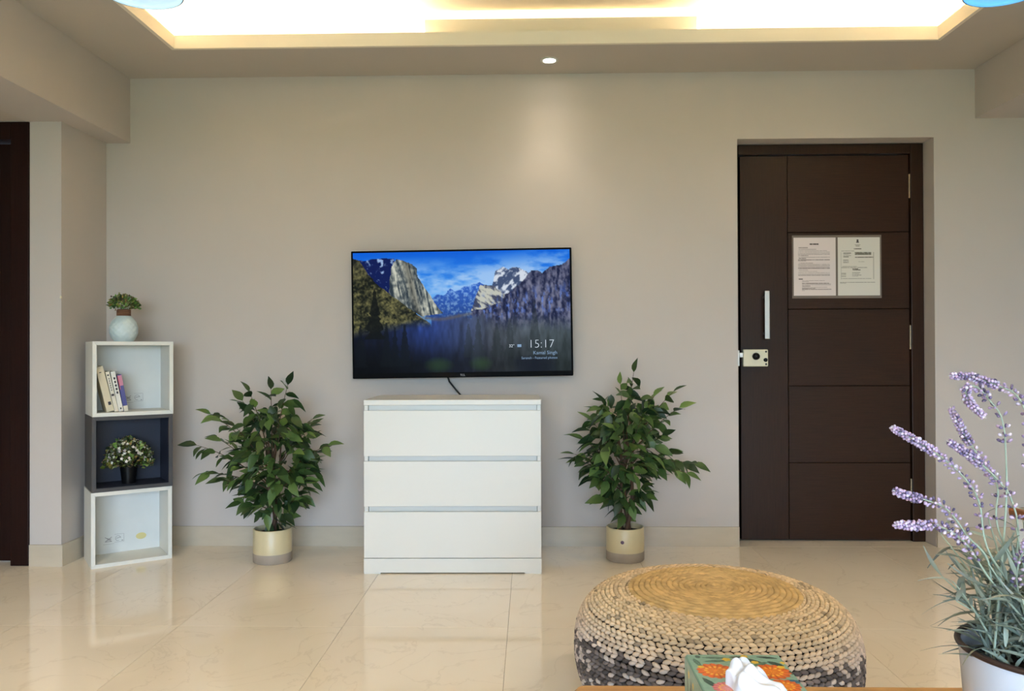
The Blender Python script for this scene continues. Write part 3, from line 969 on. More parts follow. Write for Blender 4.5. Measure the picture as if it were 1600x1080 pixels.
gp = empty('faux_sprig', vp + Vector((0, 0, 0.157)))
tag(gp, 'small tuft of green faux sprigs in the pale blue vase', 'plant')
st = MB()
q = random.Random(4)
TIPS = []
for k in range(22):
    a = q.uniform(0, 2 * math.pi)
    rr, hh_ = q.uniform(0.02, 0.07), q.uniform(0.035, 0.085)
    tip = (rr * math.cos(a), rr * math.sin(a), hh_ * (1.1 - rr * 6))
    TIPS.append(tip)
    st.tube([(tip[0] * .2, tip[1] * .2, -0.02), (tip[0] * .6, tip[1] * .6, tip[2] * .75), tip], 0.0011, n=5)
st.build('stems', M['lav_stem'], gp)
tuft('foliage', gp, 520, (0, 0, 0.012), (0.064, 0.064, 0.052), [(84, 104, 44), (114, 128, 60), (60, 78, 34), (136, 144, 80)], 0.016, 5, M['tint'], low=-0.1)
bd = MB()
for tip in TIPS:
    s = MB().lathe([(0.0005, -0.005), (0.0045, -0.002), (0.0045, 0.002), (0.0005, 0.005)], n=6)
    cc = lin(q.choice([(96, 74, 66), (150, 146, 90), (110, 104, 58)]))
    bd.add([(p[0] + tip[0], p[1] + tip[1], p[2] + tip[2]) for p in s.v], s.f, cc)
bd.build('buds', M['tint'], gp)['kind'] = 'stuff'

# potted faux flower plant in the middle shelf
fpp = on_shelf(0.170, 0.105, 0.3683)
fp = empty('potted_flower_plant', fpp)
tag(fp, 'small bushy plant with white blossoms in a black pot in the dark shelf', 'plant')
MB().lathe([(0.030, 0.0), (0.040, 0.085), (0.043, 0.085), (0.043, 0.095), (0.038, 0.095), (0.036, 0.08), (0.02, 0.08)], n=28).build('pot', M['black_plastic'], fp, smooth=True, angle=40)
tuft('foliage', fp, 900, (0, 0, 0.100), (0.104, 0.085, 0.110), [(88, 98, 44), (120, 126, 64), (58, 66, 32), (140, 142, 86), (46, 50, 28)], 0.022, 8, M['tint'], low=-0.18)
blo = MB()
for _ in range(120):
    th, ph_ = q.uniform(0, 2 * math.pi), math.asin(q.uniform(-.05, 1))
    d = Vector((math.cos(th) * math.cos(ph_), math.sin(th) * math.cos(ph_), math.sin(ph_)))
    p = Vector((d.x * .108, d.y * .089, .100 + d.z * .115)) * 1.0
    sd = d.orthogonal().normalized()
    up = d.cross(sd)
    s = q.uniform(.006, .010)
    cc = lin(q.choice([(226, 222, 205), (214, 206, 196), (196, 192, 160), (205, 190, 190)]))
    vs = [p]
    for k in range(10):
        a = 2 * math.pi * k / 10
        r2 = s * (1.0 if k % 2 == 0 else .55)
        vs.append(p + sd * r2 * math.cos(a) + up * r2 * math.sin(a) + d * r2 * .35)
    blo.add(vs, [(0, 1 + k, 1 + (k + 1) % 10) for k in range(10)], cc)
bo = blo.build('blossoms', M['tint'], fp)
bo['kind'] = 'stuff'


# ------------------------------------------------------------------ ficus plants
def leaf_mesh(name, L, Wd, fold, droop, material, twist=0.0, nseg=5):
    mb = MB()
    vs, fs = [], []
    for i in range(nseg + 1):
        t = i / nseg
        w = Wd * (math.sin(math.pi * t ** 0.8)) * (1 - 0.15 * t)
        if i == nseg:
            w = 0.0006
        if i == 0:
            w = 0.0012
        z = -droop * L * t * t
        c, s = math.cos(twist * t), math.sin(twist * t)
        for sx in (-1, 0, 1):
            xx, zz_ = sx * w, (abs(sx) * fold * w)
            vs.append((xx * c - zz_ * s, L * t, z + xx * s + zz_ * c))
    for i in range(nseg):
        for k in range(2):
            fs.append((i * 3 + k, i * 3 + k + 1, (i + 1) * 3 + k + 1, (i + 1) * 3 + k))
    me = bpy.data.meshes.new(name)
    me.from_pydata(vs, [], fs)
    me.materials.append(material)
    me.polygons.foreach_set('use_smooth', [True] * len(me.polygons))
    return me


FL = [leaf_mesh('ficus_leaf', 0.084, 0.0225, .28, .18, M['ficus_leaf'], .3),
      leaf_mesh('ficus_leaf', 0.076, 0.0225, .20, .35, M['ficus_leaf'], -.25),
      leaf_mesh('ficus_leaf', 0.092, 0.0240, .35, .25, M['ficus_leaf'], .15),
      leaf_mesh('ficus_leaf', 0.066, 0.0195, .25, .10, M['ficus_leaf'], 0)]


def orient(p, d, roll=0.0, s=1.0):
    d = d.normalized()
    up = Vector((0, 0, 1))
    if abs(d.dot(up)) > 0.97:
        up = Vector((0, -1, 0))
    x = d.cross(up).normalized()
    z = x.cross(d)
    rot = Matrix((x, d, z)).transposed().to_4x4()
    return Matrix.Translation(p) @ rot @ Matrix.Rotation(roll, 4, 'Y') @ Matrix.Diagonal((s, s, s, 1))


def ficus(loc, label, branches, core, nfill, seed, trunks, sticker):
    q = random.Random(seed)
    r = empty('potted_ficus', loc)
    tag(r, label, 'plant', 'potted ficus plants flanking the white chest')
    PR, PH = 0.090, 0.158
    pot = MB().lathe([(PR - .006, 0.0), (PR - .001, 0.004), (PR, 0.045), (PR, PH - .003), (PR - .002, PH), (PR - .008, PH), (PR - .009, PH - .004), (PR - .009, 0.09), (0.01, 0.09)], n=48, cap=True).build('pot', M['pot_cream'], r, smooth=True, angle=50)
    MB().lathe([(PR - .0045, 0.0005), (PR + .0002, 0.005), (PR + .0008, 0.044), (PR + .0002, 0.046)], n=48, cap=False).build('clay_band', M['pot_clay'], pot, smooth=True, angle=50)
    if sticker:
        sm = MB().lathe([(0.0005, 0.0), (0.0085, 0.0), (0.0085, 0.0008), (0.0005, 0.0010)], n=20).build('sticker', M['sticker_purple'], pot)
        ang = -math.pi / 2 - 0.26
        sm.matrix_local = Matrix.Translation((PR * math.cos(ang), PR * math.sin(ang), 0.100)) @ Matrix.Rotation(ang + math.pi / 2, 4, 'Z') @ Matrix.Rotation(R(90), 4, 'X')
    MB().lathe([(0.001, 0.142), (0.05, 0.140), (PR - .0095, 0.134), (PR - .0095, 0.10)], n=32, cap=False).build('soil', M['soil'], r, smooth=True)
    tr_ = MB()
    for (a, off, top, rad) in trunks:
        pts = []
        for i in range(12):
            t = i / 11
            tw = a + t * 5.0
            o_ = off * (1 - .5 * t)
            pts.append((o_ * math.cos(tw) + top[0] * t, o_ * math.sin(tw) + top[1] * t, 0.13 + (top[2] - 0.13) * t))
        tr_.tube(pts, [rad * (1 - .6 * i / 11) for i in range(12)], n=8)
    trunk = tr_.build('trunk', M['bark'], r, smooth=True)
    nleaf = 0
    for (tx, ty, tz, bz, nl) in branches:
        tx, tz = tx * .84, tz - .045 * max(0, (tz - .4) / .5)
        b0_ = Vector((tx * .05, ty * .05, bz))
        tip = Vector((tx, ty, tz))
        mid = b0_.lerp(tip, .5) + Vector((0, 0, .22 * (tip - b0_).length * (0.6 if tz > bz else 1.0)))
        def at(t):
            return b0_.lerp(mid, t).lerp(mid.lerp(tip, t), t)
        pts = [at(i / 9) for i in range(10)]
        MB().tube(pts, [0.0036 * (1 - .75 * i / 9) for i in range(10)], n=6).build('branch', M['twig'], trunk, smooth=True)
        for k in range(nl):
            t = 0.28 + 0.72 * (k + 1) / nl
            p = at(min(t, 1))
            d = (at(min(t, 1)) - at(max(t - .08, 0))).normalized()
            side = d.cross(Vector((0, 0, 1))).normalized() * (1 if k % 2 else -1)
            dd = d * q.uniform(.45, .9) + side * q.uniform(.3, .8) + Vector((0, 0, q.uniform(-.75, .25)))
            if k == nl - 1:
                dd = d + Vector((0, 0, -.15))
            inst('leaf', q.choice(FL), r, orient(p, dd, q.uniform(-.9, .9), q.uniform(.8, 1.12)))
            nleaf += 1
    (c, rad) = core
    inner = MB()
    for _ in range(nfill):
        th, cz = q.uniform(0, 2 * math.pi), q.uniform(-1, 1)
        sn = math.sqrt(1 - cz * cz)
        d = Vector((math.cos(th) * sn, math.sin(th) * sn, cz))
        rr = q.uniform(.12, 1) ** .45
        zrel = d.z * rr
        taper = 1.0 if zrel > -0.25 else max(.30, 1 + (zrel + .25) * .80)
        p = Vector(c) + Vector((d.x * rad[0] * rr * taper, d.y * rad[1] * rr * taper, zrel * rad[2]))
        dd = Vector((d.x, d.y * .9, q.uniform(-.9, .35))) + Vector((q.uniform(-.5, .5), q.uniform(-.5, .5), 0))
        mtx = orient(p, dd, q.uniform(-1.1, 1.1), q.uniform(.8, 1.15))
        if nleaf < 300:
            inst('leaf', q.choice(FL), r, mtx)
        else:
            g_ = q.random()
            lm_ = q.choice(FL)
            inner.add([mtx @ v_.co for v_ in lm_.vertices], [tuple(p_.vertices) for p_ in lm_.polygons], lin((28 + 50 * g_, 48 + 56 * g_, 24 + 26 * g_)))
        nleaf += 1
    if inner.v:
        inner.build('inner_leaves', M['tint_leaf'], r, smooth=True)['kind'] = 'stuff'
    return r, nleaf


br1 = [(0.10, -.03, .885, .50, 9), (-.02, .03, .86, .48, 7), (-.12, -.03, .85, .46, 8), (-.18, .02, .80, .46, 8), (-.335, -.04, .735, .44, 10), (-.22, -.09, .71, .42, 8),
       (-.405, -.06, .575, .36, 11), (-.33, .03, .60, .36, 8), (-.36, -.05, .43, .34, 10), (-.24, -.10, .40, .30, 8), (.24, -.04, .705, .42, 9), (.20, .05, .66, .40, 8),
       (.335, -.06, .575, .36, 9), (.25, -.10, .50, .34, 8), (.22, .03, .43, .32, 8), (.17, -.06, .30, .24, 7), (-.15, -.07, .29, .24, 7), (.05, -.14, .50, .34, 7), (-.08, -.16, .56, .36, 7), (.10, -.12, .68, .42, 7)]
p1, nl1 = ficus((-1.232, 3.800, 0), 'leafy ficus in a cream pot between the cube shelves and the chest', br1, ((.015, -.01, .475), (.20, .17, .32)), 330, 21,
                [(0.2, .012, (.02, 0, .62), .011), (2.3, .014, (-.03, .01, .58), .010), (4.4, .012, (.05, -.01, .55), .009)], False)
br2 = [(0.05, -.02, .945, .52, 8), (-.02, .02, .88, .50, 7), (.27, -.03, .84, .50, 8), (.30, -.05, .76, .48, 7), (.16, -.03, .82, .46, 8), (-.11, -.02, .76, .44, 8), (-.18, .03, .68, .42, 8),
       (-.25, -.04, .60, .38, 9), (-.29, -.05, .52, .36, 9), (-.27, .03, .48, .34, 8), (-.18, -.07, .40, .32, 8), (.38, -.05, .47, .44, 13), (.33, -.09, .43, .42, 11), (.26, .02, .52, .40, 9), (.20, -.07, .62, .42, 8),
       (.10, -.09, .32, .26, 6), (-.12, -.06, .30, .25, 7), (.02, -.14, .55, .36, 7), (-.06, -.14, .66, .40, 7), (.08, -.13, .72, .44, 7)]
p2, nl2 = ficus((0.452, 3.845, 0), 'leafy ficus in a cream pot with purple sticker, near the door', br2, ((-.005, -.01, .525), (.185, .16, .32)), 330, 33,
                [(0.4, .020, (.02, 0, .66), .013), (2.5, .020, (-.04, .01, .62), .012), (4.6, .020, (.05, -.01, .58), .011), (5.8, .014, (0, 0, .5), .009)], True)

# ------------------------------------------------------------------ woven pouf
PO = (0.513, 2.262, 0)
po_ = empty('woven_pouf', PO)
tag(po_, 'round woven jute pouf with tan top and charcoal band on the floor', 'pouf')
PHT, PRAD = 0.325, 0.386
q = random.Random(9)
rows = []
SEAM = 0.248
# cross-section: from under the seat disc edge, over the shoulder, round the side, to the floor
sec = []
for i in range(200):
    t = i / 199
    a = R(96) - t * R(96 + 68)
    x = SEAM - 0.015 + (PRAD - SEAM + 0.015) * max(0, math.cos(a)) ** 0.72 if a > 0 else PRAD * (math.cos(a)) ** 0.30
    z = PHT * (0.52 + 0.47 * math.copysign(abs(math.sin(a)) ** 0.85, math.sin(a))) if a > 0 else PHT * (0.52 + 0.56 * math.sin(a))
    sec.append((x, max(z, 0.008)))
d_ = [0]
for i in range(1, 200):
    d_.append(d_[-1] + math.hypot(sec[i][0] - sec[i - 1][0], sec[i][1] - sec[i - 1][1]))
ROW = 0.0118
nrow = int(d_[-1] / ROW)
MB().lathe([(max(x - 0.012, .01), z * .97) for x, z in sec], n=64).build('core', mat('dark_core', srgb(44, 34, 28), rough=0.95), po_, smooth=True)


def fibre(z, a, x):
    """natural fibre colour: tan shoulder, greyer flank, charcoal band, pale foot"""
    tan, grey, char, pale = np.array([212, 186, 150.]), np.array([200, 182, 168.]), np.array([100, 91, 88.]), np.array([190, 176, 166.])
    t = min(1, max(0, (z - .22) / .09))
    c = grey * (1 - t) + tan * t
    zb = z + 0.012 * math.cos(a) - 0.034 * max(0.0, -math.sin(a))          # the band sits higher towards the left
    if 0.075 < zb < 0.195:
        c = char * q.uniform(.75, 1.25) if q.random() < .74 else pale
    elif zb <= 0.075:
        c = pale if q.random() < .8 else char
    elif zb < 0.215 and q.random() < .25:
        c = char
    if q.random() < .03:
        c = c * .78
    return lin(np.clip(c * q.uniform(.92, 1.08), 0, 255))


for rI in range(nrow):
    s = (rI + .5) * ROW
    i = min(range(200), key=lambda k: abs(d_[k] - s))
    x, z = sec[i]
    i2 = min(i + 3, 199)
    tz = Vector((sec[i2][0] - sec[i2 - 6][0], 0, sec[i2][1] - sec[i2 - 6][1])).normalized()
    nst = max(20, int(2 * math.pi * x / 0.0210))
    mb = MB()
    for k in range(nst):
        a = 2 * math.pi * (k + .5 * (rI % 2)) / nst + q.uniform(-.004, .004)
        er = Vector((math.cos(a), math.sin(a), 0))
        et = Vector((-math.sin(a), math.cos(a), 0))
        sl_ = er * tz.x + Vector((0, 0, tz.z))
        nn = et.cross(sl_)
        if nn.dot(er) + nn.z * .5 < 0:
            nn = -nn
        c = er * x + Vector((0, 0, z))
        col = fibre(z, a, x)
        tl = 0.30 * (1 if rI % 2 else -1)
        ax = (et * math.cos(tl) + sl_ * math.sin(tl))
        ay = (sl_ * math.cos(tl) - et * math.sin(tl))
        Lh, Wh, Hh = 0.0126, 0.0064, 0.0064
        vs, fs = [], []
        NA = 6
        for jj, (u0, rr) in enumerate(((-1, .12), (-.62, .78), (0, 1.0), (.62, .78), (1, .12))):
            for kk_ in range(NA):
                b_ = 2 * math.pi * kk_ / NA
                vs.append(c + ax * Lh * u0 + ay * Wh * rr * math.cos(b_) + nn * (Hh * rr * math.sin(b_) - .003 * u0 * u0))
        for jj in range(4):
            for kk_ in range(NA):
                k2 = (kk_ + 1) % NA
                fs.append((jj * NA + kk_, jj * NA + k2, (jj + 1) * NA + k2, (jj + 1) * NA + kk_))
        mb.add(vs, fs, col)
    mb.build('braid_row', M['tint_rough'], po_, smooth=True)
# seat disc: flat coil of golden rope
sd_ = MB()
nring = 15
for k in range(nring):
    rr = 0.006 + (SEAM - 0.016) * (k + .5) / nring
    zc = PHT + 0.012 - 0.020 * (rr / SEAM) ** 4 - 0.008 * math.exp(-((rr - .06) / .05) ** 2)
    nseg = max(18, int(2 * math.pi * rr / 0.0065))
    NA = 7
    vs, fs, cs = [], [], []
    for i in range(nseg):
        a = 2 * math.pi * i / nseg
        wob = 1 + .16 * math.sin(i * 2.1 + k) + .07 * math.sin(i * .7 + k * 2)
        base = np.array([200, 168, 116.]) * (0.88 + .22 * vnoise(np.array([i * .35]), np.array([k * 3.3]), 5)[0])
        for j in range(NA):
            b_ = 2 * math.pi * j / NA
            r2 = 0.0094 * wob
            vs.append(((rr + r2 * math.cos(b_)) * math.cos(a), (rr + r2 * math.cos(b_)) * math.sin(a), zc + .8 * r2 * math.sin(b_)))
            cs.append(lin(base))
    for i in range(nseg):
        i2 = (i + 1) % nseg
        for j in range(NA):
            j2 = (j + 1) % NA
            fs.append((i * NA + j, i2 * NA + j, i2 * NA + j2, i * NA + j2))
    o = len(sd_.v)
    sd_.v += vs; sd_.c += cs
    sd_.f += [tuple(x + o for x in f) for f in fs]
sdo = sd_.build('seat_disc', M['tint_rough'], po_, smooth=True)

# ------------------------------------------------------------------ foreground table
tb = empty('coffee_table', (0.0, 0.0, 0.0))
tag(tb, 'light oak coffee table in the foreground holding the tissue box and lavender', 'table')
bm = bmesh.new()
bmesh.ops.create_cube(bm, size=1)
TXa, TXb, TYa, TYb = 0.070, 1.25, 0.62, 1.322
for vtx in bm.verts:
    vtx.co = Vector(((TXa + TXb) / 2 + vtx.co.x * (TXb - TXa), (TYa + TYb) / 2 + vtx.co.y * (TYb - TYa), 0.4325 + vtx.co.z * 0.035))
ve_ = [e_ for e_ in bm.edges if abs(e_.verts[0].co.z - e_.verts[1].co.z) > .01]
bmesh.ops.bevel(bm, geom=ve_, offset=0.02, segments=5, profile=.5, affect='EDGES')
bmesh.ops.bevel(bm, geom=[e_ for e_ in bm.edges if abs(e_.verts[0].co.z - e_.verts[1].co.z) < .001 and len(e_.link_faces) == 2 and e_.calc_face_angle() > 1], offset=0.004, segments=2, affect='EDGES')
me = bpy.data.meshes.new('table_top')
bm.to_mesh(me); bm.free()
me.materials.append(M['wood'])
to_ = bpy.data.objects.new('table_top', me)
COL.objects.link(to_); to_.parent = tb
for (x, y) in ((TXa + .08, TYa + .08), (TXb - .08, TYa + .08), (TXa + .08, TYb - .08), (TXb - .08, TYb - .08)):
    MB().lathe([(0.014, 0.0), (0.022, 0.415)], n=20, cx=x, cy=y).build('leg', M['wood'], tb, smooth=True, angle=40)
MB().box(TXa + .10, TXb - .10, TYb - .095, TYb - .075, 0.36, 0.415).box(TXa + .10, TXb - .10, TYa + .075, TYa + .095, 0.36, 0.415).build('apron', M['wood'], tb)

# ------------------------------------------------------------------ tissue box
TB = (0.300, 1.093, 0.4502)
tx = empty('tissue_box', TB)
tag(tx, 'teal floral tissue box with orange flowers on the coffee table', 'tissue box')
BXh, BYh, BH = 0.070, 0.113, 0.094
MB().bbox(-BXh, BXh, -BYh, BYh, 0, BH, b=0.003).build('carton', mat('teal_card', srgb(128, 164, 148), rough=0.5, var=0.05, scale=30), tx)


def floral(nu, nv, wu, wv, seed, flowers, leaves, dots):
    uu, vv = np.meshgrid(np.linspace(0, wu, nu + 1), np.linspace(0, wv, nv + 1))
    c = np.ones(uu.shape + (3,)) * np.array([136, 172, 156.])
    c += (fbm(uu * 160, vv * 160, seed)[..., None] - .5) * 24
    for (x, y, a, L, w, col) in leaves:
        du_, dv_ = uu - x, vv - y
        s = du_ * math.cos(a) + dv_ * math.sin(a)
        t = -du_ * math.sin(a) + dv_ * math.cos(a)
        ms = (abs(s) < L) & (abs(t) < w * (1 - (s / L) ** 2))
        c[ms] = col
        c[ms & (abs(t) < w * .10)] = np.array(col) * 1.4
    for (x, y, rad, col, col2) in flowers:
        du_, dv_ = uu - x, vv - y
        r_, a_ = np.hypot(du_, dv_), np.arctan2(dv_, du_)
        edge_ = rad * (0.86 + .14 * np.abs(np.sin(a_ * 7)))
        ms = r_ < edge_
        t = np.clip(r_ / rad, 0, 1)[..., None]
        cc = np.array(col2) * (1 - t) + np.array(col) * t
        cc = cc * (1 - .14 * (np.sin(a_ * 14) > .6))[..., None]
        c[ms] = cc[ms]
        mm = (r_ > rad * .42) & (r_ < rad * .60) & (np.sin(a_ * 12) > .1)
        c[mm] = (246, 196, 70)
    for (x, y, rad) in dots:
        du_, dv_ = uu - x, vv - y
        a_ = np.arctan2(dv_, du_)
        ms = np.hypot(du_, dv_) < rad * (.7 + .3 * np.abs(np.sin(a_ * 2.5)))
        c[ms] = (228, 190, 60)
    return lin(np.clip(c, 0, 255))


OR, YC, PK = (222, 92, 34), (246, 150, 40), (224, 110, 120)
DG, TG = (46, 74, 66), (70, 108, 96)
# top: u = x from the left (0..0.14), v = distance from the far edge (0..0.226)
fl_t = [(.030, .060, .027, OR, YC), (.108, .062, .027, OR, YC), (.032, .118, .020, PK, (240, 160, 150)), (.112, .110, .022, OR, YC), (.035, .170, .026, OR, YC), (.105, .180, .026, OR, YC)]
lf_t = [(.040, .012, .05, .022, .004, TG), (.038, .024, -.1, .020, .004, TG), (.090, .022, .5, .016, .006, DG), (.116, .010, .2, .016, .004, DG), (.122, .034, .8, .014, .006, DG), (.074, .010, .1, .014, .005, DG),
        (.100, .034, -.5, .014, .005, TG), (.082, .030, 1.2, .014, .005, DG), (.128, .062, .7, .018, .006, DG), (.010, .030, 1.4, .016, .004, TG), (.060, .092, .5, .016, .005, DG), (.012, .100, 1.2, .018, .005, DG),
        (.130, .095, .3, .014, .005, (32, 92, 116)), (.070, .140, 1.0, .02, .006, DG), (.070, .190, .4, .02, .006, TG), (.015, .008, 1.5, .006, .004, DG)]
dt_t = [(.055, .018, .007), (.084, .006, .006), (.094, .028, .006), (.126, .046, .006), (.134, .030, .005), (.012, .046, .005), (.066, .160, .006)]
cT = floral(112, 180, 2 * BXh - .004, 2 * BYh - .004, 5, fl_t, lf_t, dt_t)
painted('top_print', (-BXh + .002, BYh - .002, BH + .0004), (2 * BXh - .004, 0, 0), (0, -2 * BYh + .004, 0), 112, 180, cT, M['tint_gloss'], tx)
fl_s = [(.020, .075, .022, OR, YC), (.090, .050, .024, OR, YC), (.160, .060, .022, PK, (240, 160, 150)), (.205, .040, .020, OR, YC)]
lf_s = [(.020, .030, 1.3, .024, .005, TG), (.045, .040, 1.6, .026, .006, DG), (.055, .070, 1.2, .020, .005, TG), (.120, .030, 1.4, .024, .006, DG), (.130, .075, .9, .02, .006, TG), (.185, .075, 1.5, .02, .006, DG)]
dt_s = [(.030, .015, .006), (.060, .020, .005), (.110, .080, .006), (.180, .020, .006)]
cS = floral(150, 66, 2 * BYh - .004, BH - .004, 6, fl_s, lf_s, dt_s)
painted('side_print', (-BXh - .0004, BYh - .002, BH - .002), (0, -2 * BYh + .004, 0), (0, 0, -BH + .004), 150, 66, cS, M['tint_gloss'], tx)
cF = floral(96, 66, 2 * BXh - .004, BH - .004, 7, fl_s[:2], lf_s[:4], dt_s[:2])
painted('side_print', (BXh - .002, BYh + .0004, BH - .002), (-2 * BXh + .004, 0, 0), (0, 0, -BH + .004), 96, 66, cF, M['tint_gloss'], tx)
MB().lathe([(0.001, BH + .0006), (1, BH + .0006)], n=4, cap=False)
sl2 = MB().lathe([(0.0, 0), (1.0, 0)], n=32, cap=False)
MB().add([(p[0] * .014 + .004, p[1] * .060 + .004, BH + .0008) for p in sl2.v], sl2.f).build('slot', M['gap'], tx)
# tissue: a pulled-up crumpled sheet, gathered into a soft ridge
ts = MB()
NUu, NVv = 44, 36
vs, fs = [], []
for i in range(NUu + 1):
    s = i / NUu
    px_ = -0.026 + 0.058 * s + .004 * math.sin(s * 11)
    py_ = 0.020 - 0.085 * s
    hgt = 0.006 + 0.030 * math.exp(-((s - .10) / .13) ** 2) + 0.028 * math.exp(-((s - .38) / .15) ** 2) + 0.016 * math.exp(-((s - .72) / .22) ** 2)
    wid = 0.010 + 0.012 * math.sin(math.pi * min(1, s * 1.1 + .08)) ** .8
    end = min(1, s / .05, (1 - s) / .06) ** .5
    for j in range(NVv + 1):
        th = math.pi * j / NVv
        rip = 1 + .22 * math.sin(5 * th + s * 14) * math.sin(th) + .10 * math.sin(11 * th - s * 23) * math.sin(th)
        off = wid * end * math.cos(th) * rip * 1.15
        z = BH - .004 + hgt * (0.35 + .65 * end) * (math.sin(th) ** .55) * (1 + .10 * math.sin(7 * th + 9 * s))
        vs.append((px_ + off * .80, py_ + off * .55, z))
for i in range(NUu):
    for j in range(NVv):
        a = i * (NVv + 1) + j
        fs.append((a, a + 1, a + NVv + 2, a + NVv + 1))
ts.add(vs, fs)
tso = ts.build('tissue', M['tissue'], loc=TB, smooth=True)
md = tso.modifiers.new('thickness', 'SOLIDIFY')
md.thickness = 0.0012
md.offset = 0
md2 = tso.modifiers.new('smooth', 'SUBSURF')
md2.levels = md2.render_levels = 1
tag(tso, 'crumpled white tissue sticking out of the floral tissue box', 'tissue')

# ------------------------------------------------------------------ lavender
LV = (0.690, 1.080, 0.4502)
lv = empty('potted_lavender', LV)
tag(lv, 'faux lavender with lilac spikes in a white enamel pot on the coffee table', 'plant')
RR, RH = 0.112, 0.150
lpot = MB().lathe([(0.092, 0.0), (0.098, 0.006), (RR - .004, RH - .006), (RR - .003, RH - .002), (RR - .007, RH - .002), (0.094, 0.012), (0.01, 0.012)], n=64).build('pot', M['enamel'], lv, smooth=True, angle=40)
rimp = [(0.0042 * math.cos(a), 0.0042 * math.sin(a)) for a in [2 * math.pi * k / 12 for k in range(13)]]
MB().lathe([(RR - .003 + a, RH + b_) for a, b_ in rimp], n=64, cap=False).build('rim', M['rim'], lpot, smooth=True)
MB().lathe([(0.001, RH - 0.022), (0.06, RH - 0.024), (RR - .010, RH - 0.03)], n=40, cap=False).build('soil', M['soil'], lv, smooth=True)
OX, OY = -0.025, -0.010
STEMS = [
    ([(-0.201, -0.04, 0.448), (-0.18, -0.034, 0.437), (-0.161, -0.029, 0.427), (-0.126, -0.023, 0.404), (-0.098, -0.017, 0.378), (-0.079, -0.011, 0.348), (-0.058, -0.006, 0.271), (-0.036, 0.0, 0.169)], .52),
    ([(-0.213, -0.07, 0.374), (-0.188, -0.058, 0.365), (-0.162, -0.047, 0.358), (-0.132, -0.035, 0.344), (-0.102, -0.023, 0.309), (-0.067, -0.012, 0.265), (-0.028, 0.0, 0.169)], .42),
    ([(-0.225, -0.1, 0.339), (-0.192, -0.083, 0.335), (-0.16, -0.067, 0.331), (-0.124, -0.05, 0.311), (-0.099, -0.033, 0.287), (-0.062, -0.017, 0.241), (-0.023, 0.0, 0.169)], .52),
    ([(-0.1, 0.01, 0.514), (-0.08, 0.009, 0.513), (-0.059, 0.008, 0.507), (-0.039, 0.006, 0.499), (-0.023, 0.005, 0.491), (-0.012, 0.004, 0.472), (-0.007, 0.002, 0.438), (-0.007, 0.001, 0.337), (-0.011, 0.0, 0.169)], .42),
    ([(-0.08, -0.02, 0.465), (-0.089, -0.018, 0.474), (-0.095, -0.016, 0.483), (-0.098, -0.015, 0.495), (-0.089, -0.013, 0.502), (-0.076, -0.011, 0.496), (-0.062, -0.009, 0.48), (-0.05, -0.007, 0.466), (-0.044, -0.005, 0.448), (-0.041, -0.004, 0.422), (-0.04, -0.002, 0.338), (-0.033, 0.0, 0.169)], .36),
    ([(-0.092, 0.03, 0.466), (-0.086, 0.026, 0.45), (-0.08, 0.021, 0.433), (-0.067, 0.017, 0.411), (-0.053, 0.013, 0.386), (-0.044, 0.009, 0.365), (-0.04, 0.004, 0.294), (-0.028, 0.0, 0.169)], .46),
    ([(-0.115, -0.01, 0.427), (-0.102, -0.009, 0.419), (-0.085, -0.007, 0.407), (-0.067, -0.006, 0.393), (-0.048, -0.004, 0.374), (-0.033, -0.003, 0.351), (-0.024, -0.001, 0.296), (-0.017, 0.0, 0.169)], .48),
    ([(-0.041, -0.07, 0.330), (-0.046, -0.052, 0.300), (-0.045, -0.035, 0.270), (-0.033, -0.018, 0.23), (-0.015, 0.0, 0.169)], .5),
    ([(0.12, 0.02, 0.50), (0.10, 0.02, 0.48), (0.07, 0.015, 0.44), (0.05, 0.01, 0.38), (0.03, 0, 0.27), (0.02, 0, 0.169)], .5),
    ([(0.20, -0.02, 0.43), (0.17, -0.02, 0.42), (0.13, -0.015, 0.39), (0.09, -0.01, 0.33), (0.05, 0, 0.25), (0.03, 0, 0.169)], .5),
    ([(0.06, 0.10, 0.47), (0.05, 0.08, 0.44), (0.04, 0.06, 0.39), (0.03, 0.03, 0.29), (0.02, 0.01, 0.169)], .45),
    ([(0.10, -0.12, 0.40), (0.08, -0.10, 0.38), (0.06, -0.07, 0.33), (0.04, -0.03, 0.25), (0.02, 0, 0.169)], .5),
]


def resample(pts, n):
    pts = [Vector(p) for p in pts]
    # Catmull-Rom
    P = [pts[0] * 2 - pts[1]] + pts + [pts[-1] * 2 - pts[-2]]
    out = []
    for i in range(1, len(P) - 2):
        for k in range(8):
            t = k / 8
            a, b_, c, d = P[i - 1], P[i], P[i + 1], P[i + 2]
            out.append(0.5 * ((2 * b_) + (c - a) * t + (2 * a - 5 * b_ + 4 * c - d) * t * t + (3 * b_ - a - 3 * c + d) * t ** 3))
    out.append(pts[-1])
    L = [0]
    for i in range(1, len(out)):
        L.append(L[-1] + (out[i] - out[i - 1]).length)
    res = []
    for k in range(n):
        s = L[-1] * k / (n - 1)
        i = max(1, next(j for j in range(len(L)) if L[j] >= s - 1e-9))
        f = (s - L[i - 1]) / max(1e-9, L[i] - L[i - 1])
        res.append(out[i - 1].lerp(out[i], f))
    return res, L[-1]


